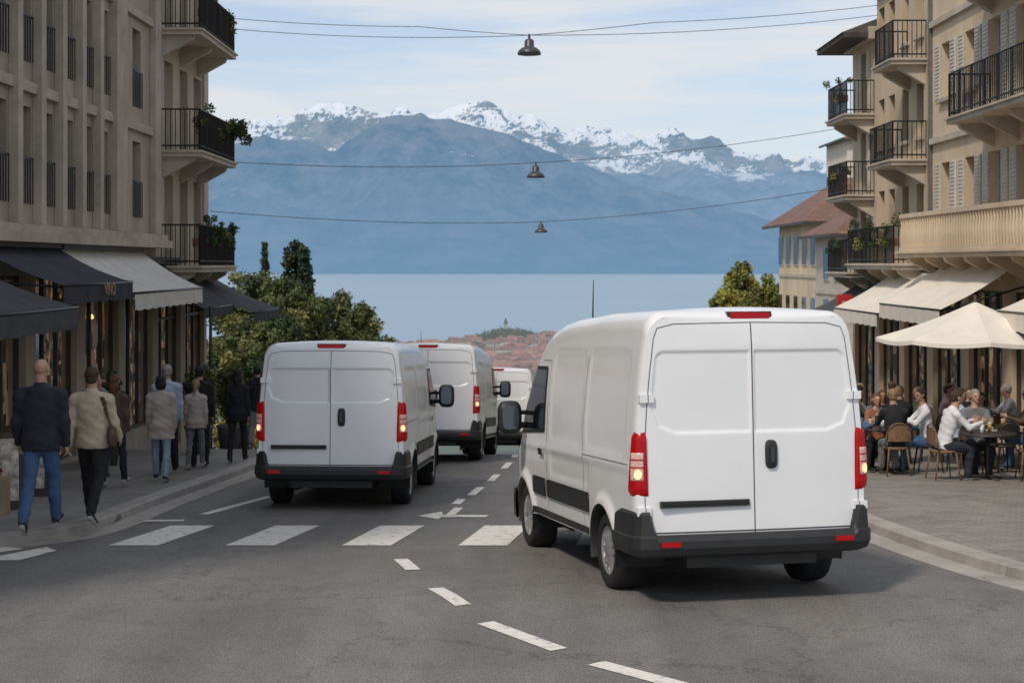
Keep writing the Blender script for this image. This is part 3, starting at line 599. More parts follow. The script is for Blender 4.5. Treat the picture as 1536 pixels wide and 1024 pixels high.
# ---------------------------------------------------------------- hanging lamps and cables
LMP=M('lamp_grey',(.07,.075,.08),rough=.4,metal=.3,var=.1)
def hang(x,y,z,dia,left,right,two=False):
    b=Bd(); r=dia/2
    b.lathe('shade',LMP,(x,y,z),[(0,.1*dia),(r*.9,.0),(r,0),(r*1.0,r*.14),(r*.93,r*.32),(r*.72,r*.52),(r*.48,r*.64),(r*.42,r*.72),(r*.4,r*1.15),(r*.3,r*1.3),(r*.12,r*1.35),(r*.1,r*1.75),(0,r*1.75)],n=28)
    top=z+r*1.65
    b.done('hanging_street_lamp')
    c=Bd()
    for off in ((0,1) if two else (0,)):
        pts=[]
        for A,Bp,dirn in ((left,(x,y,top),0),((x,y,top),right,1)):
            for i in range(13):
                t=i/12; u=t if dirn else 1-t; sag=-.6*t*(1-t)
                pts.append((A[0]+(Bp[0]-A[0])*t,A[1]+(Bp[1]-A[1])*t,A[2]+(Bp[2]-A[2])*t+sag+off*.28*min(1,u*3)))
        c.tube('wire',IRON,pts,.0085,5)
    c.done('overhead_cable')
hang(.44,40,CAMZ+5.33,.60,(-8.1,41.7,CAMZ+6.3),(10.4,44.5,CAMZ+7.05),True); hang(.72,47.5,CAMZ+2.6,.55,(-8.1,41.9,CAMZ+2.75),(10.4,47.9,CAMZ+4.2)); hang(.93,50,CAMZ+.98,.42,(-8.1,41.95,CAMZ+1.4),(10.4,48.1,CAMZ+2.4))
# ---------------------------------------------------------------- vans
def build_van(H):
    b=Bd()
    def wz(z): return np.interp(z,[.3,.45,.7,1.0,1.25,1.5,1.75,2.0,2.25,2.5],[.955,.98,.998,1.003,1.0,.988,.968,.94,.905,.865])
    HP=[(0,H-.055),(.03,H-.03),(.08,H-.008),(.2,H),(1.5,H+.01),(2.6,H-.02),(3.0,H-.05),(3.3,H-.10),(3.5,H-.17),(3.68,H-.28),(4.45,1.30),(4.62,1.21),(4.95,1.03),(5.06,.88),(5.12,.66),(5.14,.52)]
    def Hy(y): return np.interp(y,[p[0] for p in HP],[p[1] for p in HP])
    def py(y): return np.interp(y,[0,.02,.05,.1,4.1,4.6,4.9,5.04,5.11,5.14],[.972,.986,.995,1,1,.97,.90,.80,.68,.55])
    ZS=.42
    def geo(y):
        h=Hy(y); rc=np.minimum(.20,(h-ZS)*.35); xe=wz(h-rc)*py(y); rx=np.minimum(.17,xe*.3); return h,rc,xe,rx
    def sect(y,s):
        h,rc,xe,rx=geo(y)
        z1=ZS+(h-rc-ZS)*np.clip(s/.7,0,1); x1=wz(z1)*py(y)
        th=np.clip((s-.7)/.14,0,1)*math.pi/2
        x2=xe-rx+rx*np.cos(th); z2=h-rc+rc*np.sin(th)
        q=np.clip((s-.84)/.16,0,1); x3=(xe-rx)*(1-q); z3=h+.035*sst(0,.3,y)*(1-(1-q)**2)
        x=np.where(s<=.7,x1,np.where(s<=.84,x2,x3)); z=np.where(s<=.7,z1,np.where(s<=.84,z2,z3)); return x,z
    def rr(u,v,x0,x1,y0,y1,r):
        qx=np.abs(u-(x0+x1)/2)-(x1-x0)/2+r; qy=np.abs(v-(y0+y1)/2)-(y1-y0)/2+r
        return np.hypot(np.maximum(qx,0),np.maximum(qy,0))+np.minimum(np.maximum(qx,qy),0)-r
    WC=[(1.0,.35),(4.2,.35)]; RA=.43
    zt=H-.36
    def disp(y,z):
        d=0*y
        for (a,c) in ((.32,1.60),(1.80,3.02)):
            d=d-.009*(1-sst(-.015,.03,rr(y,z,a,c,1.27,zt,.09)))
        d=d+.008*np.exp(-((z-1.16)/.035)**2)*(y>.1)
        d=d-.008*(1-sst(-.02,.03,rr(y,z,1.5,3.0,.90,1.12,.06)))
        for yc,zc in WC:
            r=np.hypot(y-yc,z-zc); d=d+.032*(1-sst(RA+.02,RA+.12,r))
        return d
    ys=np.unique(np.concatenate([[0,.008,.02,.035,.05,.075],np.linspace(.1,5.14,190)])); NS=84; s=np.linspace(0,1,NS)
    for sg in (-1,1):
        Yg,Sg=np.meshgrid(ys,s,indexing='ij'); Xg,Zg=sect(Yg,Sg); Yn=Yg.copy(); Zn=Zg.copy()
        sidem=Sg<=.7; ins=np.zeros_like(Yg,bool)
        for yc,zc in WC:
            r=np.hypot(Yg-yc,Zg-zc); m=(r<RA)&sidem; ins|=m
            f=RA/np.maximum(r,.01); Yn=np.where(m,yc+(Yg-yc)*f,Yn); Zn=np.where(m,zc+(Zg-zc)*f,Zn)
        Xn=np.where(ins,wz(Zn)*py(Yn),Xg); fade=sst(.0,.12,Yn)
        Xn=Xn+np.where(sidem,disp(Yn,Zn)*fade,0)
        V=np.stack([sg*Xn,Yn,Zn],-1).reshape(-1,3); n=NS; F=[]
        for i in range(len(ys)-1):
            for j in range(n-1):
                if ins[i,j] and ins[i+1,j] and ins[i,j+1] and ins[i+1,j+1]: continue
                f=(i*n+j,(i+1)*n+j,(i+1)*n+j+1,i*n+j+1); F.append(f if sg>0 else f[::-1])
        b.add('body',WHITE,V.tolist(),F,True)
    def sx(y,z): return float(wz(z)*py(y)+disp(np.array(float(y)),np.array(float(z))))
    x,z=sect(5.14,s); V=[(v,5.14,w_) for v,w_ in zip(x,z)]+[(-v,5.14,w_) for v,w_ in zip(x,z)]; F=[(i,i+1,NS+i+1,NS+i) for i in range(NS-1)]; b.add('grille',BLK,V,F)
    NZ,NX=170,171; h0,rc0,xe0,rx0=[float(v) for v in geo(0.)]
    zz=np.linspace(ZS,h0,NZ); ff=np.linspace(-1,1,NX)
    def hw(z): 
        z=np.asarray(z,float); t=np.clip((z-(h0-rc0))/rc0,0,1); return np.where(z<h0-rc0,wz(z)*py(0.),xe0-rx0+rx0*np.sqrt(np.maximum(0,1-t*t)))
    def ry(x,z):
        x=np.asarray(x,float); z=np.asarray(z,float); k=hw(z); e=1-np.clip(np.abs(x)/k,0,1)**2.5
        y=-.035*e*np.clip((h0-z)/.25,0,1)**.5
        ax=np.abs(x)
        sd=rr(ax,z,-.4,.85-.10*np.clip(z-1.7,0,1),1.47,H-.36,.06)+np.maximum(0,(ax-.66))*np.maximum(0,(1.66-z))*3.0
        up=1-sst(-.010,.016,sd)
        y=y+.014*up*sst(.012,.03,ax)
        y=y-.008*(1-sst(0,.035,np.abs(z-1.30+.0*ax)))*0
        return y
    Zr,Fr=np.meshgrid(zz,ff,indexing='ij'); Xr=Fr*hw(Zr); Yr=ry(Xr,Zr)
    V=np.stack([Xr,Yr,Zr],-1).reshape(-1,3); F=[(i*NX+j,i*NX+j+1,(i+1)*NX+j+1,(i+1)*NX+j) for i in range(NZ-1) for j in range(NX-1)]
    b.add('rear_doors',WHITE,V.tolist(),F,True)
    def ribR(pts,w_,part='door_seams',mat=SEAM,off=.003):
        for (a,c) in zip(pts[:-1],pts[1:]):
            d=Vector((c[0]-a[0],c[1]-a[1])); n=max(1,int(d.length/.06)); nn=Vector((-d.y,d.x)).normalized()*w_/2; V=[]
            for i in range(n+1):
                p=Vector(a)+d*i/n
                for sgn in (1,-1):
                    X,Z=p.x+nn.x*sgn,p.y+nn.y*sgn; V.append((X,float(ry(X,Z))-off,Z))
            b.add(part,mat,V,[(2*i,2*i+1,2*i+3,2*i+2) for i in range(n)])
    ribR([(0,.60),(0,H-.11)],.0085,off=.003)
    for sg in (-1,1):
        e=[(sg*(float(hw(z))*.945),z) for z in np.linspace(.62,H-.24,12)]+[(sg*(float(hw(H-.18))*.92),H-.15),(sg*.66,H-.115),(sg*.0,H-.105)]
        ribR(e,.0065)
    ribR([(-.93,.615),(.93,.615)],.012)
    yh=float(ry(.15,1.26)); V=[];F=[]
    for k,(dy,sc) in enumerate([(-.002,1),(-.022,.95),(-.032,.7)]):
        for i in range(24):
            a=2*math.pi*i/24; cx=math.copysign(abs(math.cos(a))**.6,math.cos(a)); cz=math.copysign(abs(math.sin(a))**.45,math.sin(a)); V.append((.15+.052*sc*cx,yh+dy,1.265+.125*sc*cz))
    for k in range(2):
        for i in range(24): F.append((k*24+i,k*24+(i+1)%24,(k+1)*24+(i+1)%24,(k+1)*24+i))
    F.append(tuple(48+i for i in range(24))); b.add('door_handle',BLK,V,F,False)
    b.box('handle_grip',M('handle_grey',(.05,.05,.055),rough=.3),.135,.165,yh-.045,yh-.03,1.20,1.33)
    ybar=float(ry(-.4,.86)); b.box('number_plate_bar',BLK,-.80,-.05,ybar-.03,ybar+.02,.83,.885)
    b.box('number_plate_bar',BLK,-.78,-.07,ybar-.04,ybar-.03,.86,.88)
    for sg in (-1,1):
        for z in (1.765,.80):
            x=sg*float(hw(z)); b.box('hinges',WHITE,x-sg*.10,x+sg*.018,-.03,.02,z-.035,z+.035); b.box('hinges',SEAM,x-sg*.055,x-sg*.05,-.033,-.028,z-.035,z+.035); b.box('hinges',WHITE,x-sg*.03,x+sg*.022,.02,.06,z-.028,z+.028)
    b.box('brake_light',REDL,-.17,.17,-.012,.05,H-.072,H-.018); b.box('brake_light_housing',BLK,-.19,.19,-.004,.12,H-.08,H-.01)
    def corner(t,z,off):
        W_=float(hw(z)); Ws=float(wz(z))
        P=[(W_*.915,-.012),(W_*.955,-.006),(W_*.985,.0),(W_*1.003,.012),(Ws*.999,.045),(Ws*1.003,.09),(Ws*1.003,.17)]
        N_=[(0,-1),(0,-1),(.3,-.95),(.7,-.7),(.98,-.2),(1,0),(1,0)]
        q=t*(len(P)-1); i=min(int(q),len(P)-2); f=q-i
        x=P[i][0]*(1-f)+P[i+1][0]*f; y=P[i][1]*(1-f)+P[i+1][1]*f; nx=N_[i][0]*(1-f)+N_[i+1][0]*f; ny=N_[i][1]*(1-f)+N_[i+1][1]*f
        return x+nx*off,y+ny*off
    def lightpatch(part,mat,z0,z1,ta,tb,off,sg,shape=None):
        V=[];F=[];nz,nt_=14,14
        for i in range(nz+1):
            z=z0+(z1-z0)*i/nz
            a,c=(ta,tb) if not shape else shape(i/nz,ta,tb)
            for j in range(nt_+1):
                t=a+(c-a)*j/nt_; edge=min(i,nz-i,j,nt_-j); o=off if edge>0 else -.004
                x,y=corner(t,z,o); V.append((sg*x,y,z))
        for i in range(nz):
            for j in range(nt_): F.append((i*(nt_+1)+j,i*(nt_+1)+j+1,(i+1)*(nt_+1)+j+1,(i+1)*(nt_+1)+j))
        b.add(part,mat,V,F,True)
    shp=lambda q,a,c:(a+.10*q*q,c-.28*q)
    for sg in (-1,1):
        lightpatch('tail_light',REDL,.93,1.48,0.,.97,.022,sg,shp)
        lightpatch('tail_light_lens',CLRL,1.05,1.32,.16,.70,.027,sg)
        for zc in (1.12,):
            V=[]
            for i in range(20):
                a=2*math.pi*i/20; z=zc+.042*math.sin(a); t=.40+.14*math.cos(a); x,y=corner(t,z,.033); V.append((sg*x,y,z))
            b.add('tail_light_bulb',LAMP,V,[tuple(range(20))])
        for zc in (1.18,1.245): lightpatch('tail_light_divider',REDL,zc-.006,zc+.006,.17,.69,.031,sg)
    path=[(-1.0,.56),(-1.005,.40),(-1.005,.2),(-1.0,.08),(-.985,.02),(-.95,-.035),(-.90,-.06),(-.86,-.07),(-.84,-.075),(-.6,-.085),(-.3,-.092),(0,-.095)]
    path=path+[(-x,y) for x,y in path[:-1][::-1]]
    V=[];F=[]
    for i,(x,y) in enumerate(path):
        a=path[max(i-1,0)]; c=path[min(i+1,len(path)-1)]; d=Vector((c[0]-a[0],c[1]-a[1])).normalized(); nn=Vector((d.y,-d.x))
        top=.60 if abs(x)<.85 else (.60+(abs(x)-.85)/.05*.2 if abs(x)<.90 else .80)
        if y>.42: top=.76
        for o,z in [(-.10,top),(.0,top),(.02,top-.02),(.028,.60 if top>.62 else top-.03),(.045,.585 if top>.62 else top-.05),(.045,.49),(.02,.43),(-.06,.40)]: V.append((x+nn.x*o,y+nn.y*o,z))
    n=8
    for i in range(len(path)-1):
        for k in range(n-1): F.append((i*n+k,(i+1)*n+k,(i+1)*n+k+1,i*n+k+1))
    b.add('rear_bumper',BLK,V,F,False)
    for sg in (-1,1): b.box('reflectors',REDL,sg*.66,sg*.82,-.138,-.12,.505,.548)
    path=[(-1.0,4.66),(-.99,4.8),(-.95,4.98),(-.82,5.12),(-.5,5.19),(0,5.21)]; path=path+[(-x,y) for x,y in path[:-1][::-1]]; V=[];F=[]
    for x,y in path:
        for o,z in [(-.08,.62),(.0,.62),(.01,.5),(0,.3),(-.1,.26)]: V.append((x*(1+o*.3),y+o*.6,z))
    for i in range(len(path)-1):
        for k in range(4): F.append((i*5+k,i*5+k+1,(i+1)*5+k+1,(i+1)*5+k))
    b.add('front_bumper',BLK,V,F,True)
    def sidequad(part,mat,sg,c,off=.006,nu=12,nv=8,smooth=True):
        V=[];F=[]
        for i in range(nu+1):
            for j in range(nv+1):
                u,v=i/nu,j/nv; y=(c[0][0]*(1-u)+c[1][0]*u)*(1-v)+(c[3][0]*(1-u)+c[2][0]*u)*v; z=(c[0][1]*(1-u)+c[1][1]*u)*(1-v)+(c[3][1]*(1-u)+c[2][1]*u)*v
                h,rc,xe,rx=[float(q) for q in geo(y)]
                x=sx(y,z) if z<h-rc else xe-rx+rx*math.sqrt(max(0,1-((z-(h-rc))/rc)**2)); V.append((sg*(x+off),y,z))
        for i in range(nu):
            for j in range(nv): F.append((i*(nv+1)+j,(i+1)*(nv+1)+j,(i+1)*(nv+1)+j+1,i*(nv+1)+j+1))
        b.add(part,mat,V,F,smooth)
    def ribS(sg,pts,w_=.008,mat=SEAML,off=.003,part='door_seams'):
        for a,c in zip(pts[:-1],pts[1:]):
            d=Vector((c[0]-a[0],c[1]-a[1])); nn=Vector((-d.y,d.x)).normalized()*w_/2
            sidequad(part,mat,sg,[(a[0]-nn.x,a[1]-nn.y),(c[0]-nn.x,c[1]-nn.y),(c[0]+nn.x,c[1]+nn.y),(a[0]+nn.x,a[1]+nn.y)],off,max(1,int(d.length/.05)),1)
    wt=min(H-.42,1.98)
    for sg in (-1,1):
        sidequad('side_window',GLS,sg,[(3.27,1.36),(4.28,1.30),(3.88,wt),(3.30,wt)],.009)
        ribS(sg,[(3.25,1.34),(4.32,1.28),(3.90,wt+.02),(3.28,wt+.02),(3.25,1.34)],.035,BLK,.007,'window_seal')
        ribS(sg,[(3.15,.50),(3.15,wt+.10),(3.5,wt+.10)]); ribS(sg,[(3.75,.50),(3.15,.50)]); ribS(sg,[(1.70,.5),(1.70,wt+.15)]); ribS(sg,[(1.70,1.19),(.2,1.19)],.010)
        ribS(sg,[(4.30,.86),(4.42,1.2)])
        sidequad('side_moulding',BLK,sg,[(1.47,.66),(3.10,.66),(3.10,.83),(1.47,.83)],.022,20,2); sidequad('side_moulding',BLK,sg,[(3.19,.66),(3.73,.66),(3.73,.83),(3.19,.83)],.022,10,2)
        for (a,c) in ((1.47,3.10),(3.19,3.73)):
            for z in (.66,.83): ribS(sg,[(a,z),(c,z)],.02,BLK,.012,'side_moulding')
        sidequad('door_pull',BLK,sg,[(3.24,1.08),(3.42,1.08),(3.42,1.15),(3.24,1.15)],.028,2,2)
        ribS(sg,[(.2,.50),(.5,.50)],.05,BLK,.01,'sill'); ribS(sg,[(1.45,.47),(3.75,.47)],.07,BLK,.008,'sill')
        for yc,zc in WC:
            V=[];F=[];m=25
            for i in range(m):
                a=-.25+(math.pi+.5)*i/(m-1); y=yc+RA*math.cos(a); z=zc+RA*math.sin(a); xo=(sx(y,max(z,.42)))
                V+=[(sg*(xo+.003),y,z),(sg*(xo-.03),yc+(RA-.02)*math.cos(a),zc+(RA-.02)*math.sin(a)),(sg*.58,yc+(RA-.02)*math.cos(a),zc+(RA-.02)*math.sin(a))]
            for i in range(m-1):
                F+=[(i*3,i*3+1,(i+1)*3+1,(i+1)*3),(i*3+1,i*3+2,(i+1)*3+2,(i+1)*3+1)]
            b.add('wheel_arch_liner',BLK,V,F,True); b.add('wheel_arch_liner',BLK,[(sg*.58,yc-.45,.2),(sg*.58,yc+.45,.2),(sg*.58,yc+.45,.8),(sg*.58,yc-.45,.8)],[(0,1,2,3)])
            c=(sg*.975,yc,.355); q=sg; k_=1.06
            b.lathe('tyre',RUB,c,[(r_*k_,q*x_) for r_,x_ in [(.205,-.03),(.215,-.005),(.24,.002),(.27,.006),(.30,.0),(.322,-.015),(.335,-.045),(.337,-.08),(.337,-.19),(.32,-.25),(.22,-.265)]],'X',40)
            b.lathe('rim',RIM,c,[(r_*k_,q*x_) for r_,x_ in [(.208,-.012),(.2,-.008),(.19,-.03),(.18,-.06),(.15,-.075)]],'X',40)
            b.lathe('rim',RIM,c,[(r_*k_,q*x_) for r_,x_ in [(.075,-.02),(.06,-.008),(.0,-.004)]],'X',24)
            b.lathe('brake_disc',SEAM,c,[(r_*k_,q*x_) for r_,x_ in [(.2,-.09),(.0,-.09)]],'X',24)
            for k in range(10):
                a=2*math.pi*k/10; d=Vector((0,math.cos(a),math.sin(a))); e=Vector((0,-math.sin(a),math.cos(a)))
                P0=Vector(c)+d*.06; P1=Vector(c)+d*.205; V=[]
                for P,wd,xo_ in ((P0,.032,-.012),(P1,.026,-.022)):
                    V+=[P+e*wd+Vector((q*xo_,0,0)),P-e*wd+Vector((q*xo_,0,0)),P-e*wd+Vector((q*(xo_-.05),0,0)),P+e*wd+Vector((q*(xo_-.05),0,0))]
                b.add('rim_spokes',RIM,V,[(0,1,5,4),(1,2,6,5),(2,3,7,6),(3,0,4,7)])
        V=[];F=[];my=4.06
        prof=[(-.10,.62),(-.085,.95),(-.03,1.0),(.04,.92),(.09,.6)]
        for (dy,sc) in prof:
            for i in range(20):
                a=2*math.pi*i/20; cx=math.copysign(abs(math.cos(a))**.55,math.cos(a)); cz=math.copysign(abs(math.sin(a))**.55,math.sin(a)); V.append((sg*(1.19+.125*sc*cx),my+dy,1.45+.185*sc*cz))
        for k in range(4):
            for i in range(20): F.append((k*20+i,k*20+(i+1)%20,(k+1)*20+(i+1)%20,(k+1)*20+i))
        F.append(tuple(80+i for i in range(20))); b.add('mirror_housing',BLK,V,F,True)
        V=[(sg*(1.19+.085*math.copysign(abs(math.cos(a))**.55,math.cos(a))),my-.101,1.45+.13*math.copysign(abs(math.sin(a))**.55,math.sin(a))) for a in [2*math.pi*i/20 for i in range(20)]]
        b.add('mirror_glass',M('mirror_glass',(.12,.14,.16),rough=.1,metal=.9,var=0),V,[tuple(range(20))])
        b.tube('mirror_arm',BLK,[(sg*.93,my+.06,1.36),(sg*1.14,my+.01,1.36)],.035,8); b.tube('mirror_arm',BLK,[(sg*.93,my+.06,1.5),(sg*1.14,my+.01,1.5)],.025,8)
        sidequad('headlight',M('headlight',(.5,.52,.55),rough=.1,coat=1,var=0),sg,[(4.66,.86),(4.98,.80),(4.9,.96),(4.64,1.1)],.01,6,4)
    V=[];F=[];yy=np.linspace(3.74,4.42,12); q=np.linspace(-1,1,17)
    for y in yy:
        for t in q:
            s_=1-abs(t)*.22; x,z=sect(np.array(y),np.array(s_)); V.append((math.copysign(float(x),t),y+.006,float(z)+.006))
    for i in range(11):
        for j in range(16): F.append((i*17+j,i*17+j+1,(i+1)*17+j+1,(i+1)*17+j))
    b.add('windscreen',GLS,V,F,True)
    b.box('underbody',BLK,-.56,.56,.05,5.0,.30,.46)
    for ya,yb in ((.06,.52),(1.48,3.72),(4.68,4.95)): b.box('underbody',BLK,-.93,.93,ya,yb,.40,.44)
    b.tube('rear_axle',BLK,[(-.85,1.0,.335),(.85,1.0,.335)],.06,10); b.tube('exhaust',SEAM,[(.45,.3,.35),(.45,.1,.34)],.035,10)
    b.tube('antenna',BLK,[(-.55,3.0,H-.04),(-.55,2.95,H+.40)],[.009,.004],6)
    return b
def place(e,x,y,yaw,sx_=1.):
    th=math.radians(yaw); hx,hy=-math.sin(th),math.cos(th)
    zr=G(y+hy*1.0); zf=G(y+hy*4.2); sl_=(zf-zr)/3.2
    Rm=Matrix.Rotation(th,4,'Z')@Matrix.Rotation(math.atan(sl_),4,'X')
    e.location=(x,y,zr-sl_*1.0); e.rotation_euler=Rm.to_euler(); e.scale=(sx_,1,1)
near=build_van(2.52).done('white_delivery_van'); place(near,2.11,13.58,12.6,1.07)
v2=build_van(2.28).done('white_delivery_van'); place(v2,-2.49,21.4,-3.0,1.02)
def dup(e,x,y,yaw):
    n=empty('white_delivery_van')
    for c in list(e.children):
        o=bpy.data.objects.new(c.name.split('.')[0],c.data); scene.collection.objects.link(o); o.parent=n
    place(n,x,y,yaw)
dup(v2,-1.66,30.5,-4.5); dup(v2,-.42,41.5,-3)
# ---------------------------------------------------------------- people (SDF -> surface nets)
def surfnets(F,org,h):
    Sg=F<0; nx,ny,nz=F.shape; acc=np.zeros((nx-1,ny-1,nz-1,3)); cnt=np.zeros((nx-1,ny-1,nz-1)); edges=[]
    for ax in range(3):
        sl0=[slice(None)]*3; sl1=[slice(None)]*3; sl0[ax]=slice(0,-1); sl1[ax]=slice(1,None)
        E=Sg[tuple(sl0)]!=Sg[tuple(sl1)]; I=np.argwhere(E); 
        f0=F[tuple(sl0)][E]; f1=F[tuple(sl1)][E]; t=f0/(f0-f1); P=I.astype(float); P[:,ax]+=t
        o1,o2=[a for a in range(3) if a!=ax]
        ok=np.ones(len(I),bool)
        for o in (o1,o2): ok&=(I[:,o]>0)&(I[:,o]<F.shape[o]-1)
        I=I[ok];P=P[ok]; ng=Sg[tuple(sl0)][E][ok]
        q=[]
        for da,db in ((0,0),(-1,0),(-1,-1),(0,-1)):
            J=I.copy(); J[:,o1]+=da; J[:,o2]+=db; np.add.at(acc,(J[:,0],J[:,1],J[:,2]),P); np.add.at(cnt,(J[:,0],J[:,1],J[:,2]),1); q.append(J)
        edges.append((q,ng,ax))
    idx=-np.ones(cnt.shape,int); m=cnt>0; idx[m]=np.arange(m.sum()); V=acc[m]/cnt[m][:,None]*h+org; FF=[]
    for q,ng,ax in edges:
        a=np.stack([idx[J[:,0],J[:,1],J[:,2]] for J in q],1); flip=ng^(ax==1); a[flip]=a[flip][:,::-1]; FF.append(a)
    FF=np.concatenate(FF); return V,FF[:,::-1]
def d_cone(P,a,b,ra,rb):
    a=np.array(a,float);b=np.array(b,float); ba=b-a; l2=max(ba@ba,1e-9); t=np.clip(((P-a)@ba)/l2,0,1); return np.linalg.norm(P-a-t[...,None]*ba,axis=-1)-(ra+(rb-ra)*t)
def d_ell(P,c,r,Rm=None):
    q=P-np.array(c,float)
    if Rm is not None: q=q@Rm
    r=np.array(r,float); k0=np.linalg.norm(q/r,axis=-1); k1=np.linalg.norm(q/(r*r),axis=-1); return k0*(k0-1)/np.maximum(k1,1e-6)
def d_loft(P,c,Rm,prof,z0,z1):
    q=(P-np.array(c,float))@Rm; z=q[...,2]; rx=np.interp(z,prof[0],prof[1]); ry=np.interp(z,prof[0],prof[2]); yo=np.interp(z,prof[0],prof[3]) if len(prof)>3 else 0
    d=(np.sqrt((q[...,0]/rx)**2+((q[...,1]-yo)/ry)**2)-1)*np.minimum(rx,ry); return np.maximum(d,np.maximum(z0-z,z-z1))
def smin(a,b,k):
    h=np.clip(.5+.5*(b-a)/k,0,1); return b*(1-h)+a*h-k*h*(1-h)
def evalp(prims,P):
    tot=None; best=None; lab=None
    for (fn,l,k) in prims:
        d=fn(P)
        if tot is None: tot=d; best=d.copy(); lab=np.full(d.shape,l)
        else:
            tot=smin(tot,d,k); m=d<best; lab=np.where(m,l,lab); best=np.where(m,d,best)
    return tot,lab
def polyg(prims,lo,hi,h):
    xs=[np.arange(lo[i],hi[i]+h,h) for i in range(3)]; Gd=np.stack(np.meshgrid(*xs,indexing='ij'),-1); F,_=evalp(prims,Gd); V,Fa=surfnets(F,np.array(lo),h)
    C=V[Fa].mean(1); _,lab=evalp(prims,C); return V,Fa,lab
def fabric(name,c): return M('fabric_'+name,c,rough=.9,var=.12,scale=5,bump=.35,bscale=20)
SK=M('skin',(.50,.29,.20),rough=.5,var=.06,scale=20); SK2=M('skin_tan',(.36,.20,.13),rough=.5,var=.06,scale=20); EYE=M('eye_dark',(.03,.02,.02),rough=.2,var=0); LIP=M('lips',(.38,.13,.11),rough=.5,var=0)
def person(name,loc,yaw,h=1.75,pose='walk',ph=1,top='navy',bot='jeans',shoe='black',hair='brown',hairlen='short',jacket=.82,female=False,res=.022,lean=0.,armL=None,armR=None,skin=SK,headyaw=0.,hood=False,bag=None,width=1.,headpitch=0.):
    cols_=dict(navy=(.022,.025,.036),jeans=(.05,.11,.22),ljeans=(.28,.35,.44),black=(.014,.014,.016),cream=(.54,.455,.33),beige=(.46,.39,.34),white=(.70,.70,.70),blue=(.10,.16,.28),lblue=(.38,.48,.6),grey=(.17,.175,.18),brown=(.10,.06,.04),rust=(.28,.12,.06),green=(.06,.08,.045),red=(.35,.04,.04),sole=(.6,.6,.58),pink=(.5,.3,.3))
    hcol=dict(brown=(.06,.035,.02),black=(.012,.01,.009),grey=(.30,.29,.28),blond=(.30,.19,.09),auburn=(.14,.055,.02),bald=None)[hair]
    mats=[fabric(top,cols_[top]),fabric(bot,cols_[bot]),M('shoe_'+shoe,cols_[shoe],rough=.6,var=.1),skin,M('hair_'+hair,hcol or (.3,.25,.2),rough=.7,var=.35,scale=40,bump=.6,bscale=120,stretch=(1,1,.2)),EYE,LIP,M('shoe_sole',(.5,.5,.48),rough=.8),fabric('bag_'+(bag or 'brown'),cols_[bag or 'brown'])]
    TOP,BOT,SHO,SKN,HAI,EY,LI,SOL,BAG=range(9)
    sw=(.185 if not female else .16)*width; hwid=(.088 if not female else .095)
    hip=np.array([0,0,.93]); pr=[]
    if pose=='sit': hip=np.array([0,0,.53])
    Rl=np.array(Matrix.Rotation(-lean,3,'X'))
    def T(p): return hip+Rl@(np.array(p,float)-np.array([0,0,.93]))
    legs=[]
    for s in (-1,1):
        if pose=='walk': a,k,ft=((.36,.10,.10) if s==ph else (-.22,.42,-.62))
        elif pose=='stand': a,k,ft=(.03*s*ph+.02,.04,0.)
        elif pose=='sit': a,k,ft=(1.48,1.5+.12*s,0.)
        else: a,k,ft=(.22,.06,.1) if s==ph else (-.14,.22,-.35)
        hp=hip+np.array([s*hwid,0,-.03]); kn=hp+.43*np.array([s*.04,math.sin(a),-math.cos(a)]); an=kn+.41*np.array([0,math.sin(a-k),-math.cos(a-k)])
        legs.append((s,hp,kn,an,ft))
    leg=1.04 if not female else .92
    for s,hp,kn,an,ft in legs:
        mid=(hp+kn)/2
        pr+= [(lambda P,a=hp,b=mid:d_cone(P,a,b,.088*leg,.080*leg),BOT,.03),(lambda P,a=mid,b=kn:d_cone(P,a,b,.080*leg,.064*leg),BOT,.03)]
        m2=kn+(an-kn)*.35+np.array([0,-.012,0])
        pr+= [(lambda P,a=kn,b=m2:d_cone(P,a,b,.064*leg,.065*leg),BOT,.03),(lambda P,a=m2,b=an:d_cone(P,a,b,.065*leg,.058*leg),BOT,.02)]
        heel=an+np.array([0,-.03,-.045]); d=np.array([0,math.cos(ft),math.sin(ft)]); toe=heel+d*.19+np.array([s*.015,0,0.])
        pr+= [(lambda P,a=heel,b=heel+d*.09:d_cone(P,a,b,.04,.04),SHO,.015),(lambda P,a=heel+d*.09,b=toe:d_cone(P,a,b,.042,.03),SHO,.015)]
        up=np.array([0,-math.sin(ft),math.cos(ft)])
        pr.append((lambda P,a=heel-up*.025,b=toe-up*.012:d_cone(P,a,b,.030,.026),SOL,.006))
    zz=[.84,.93,1.05,1.18,1.32,1.42,1.48]; 
    if female: rx=[.175,.172,.135,.142,.155,.14,.10]; ry=[.115,.12,.095,.10,.115,.095,.07]
    else: rx=[.165,.165,.155,.168,.185,.17,.11]; ry=[.11,.115,.11,.12,.125,.105,.075]
    j=.022 if jacket<.9 else .0
    rx=[v*width+j for v in rx]; ry=[v+j for v in ry]; yo=[0,-.01,0,0,-.005,-.01,-.01]
    cc=hip; off=.93
    lofp=(np.array(zz)-off,rx,ry,yo)
    if jacket<.84: lofp=(np.array([jacket]+zz)-off,[rx[0]+.012*(0 if not female else 2)]+rx,[ry[0]+.01]+ry,[0]+yo)
    if pose!='sit': pr.append((lambda P:d_loft(P,cc,Rl,lofp,jacket-off,1.5-off),TOP,.012))
    else: pr.append((lambda P:d_loft(P,cc,Rl,lofp,-.09,1.5-off),TOP,.03))
    pr.append((lambda P:d_ell(P,hip+np.array([0,-.005,-.03]),(.155*width,.115,.12)),BOT,.03))
    for s in (-1,1): pr.append((lambda P,a=T((s*.06,-.01,1.47)),b=T((s*sw,-.01,1.425)):d_cone(P,a,b,.058,.062+j*.6),TOP,.05))
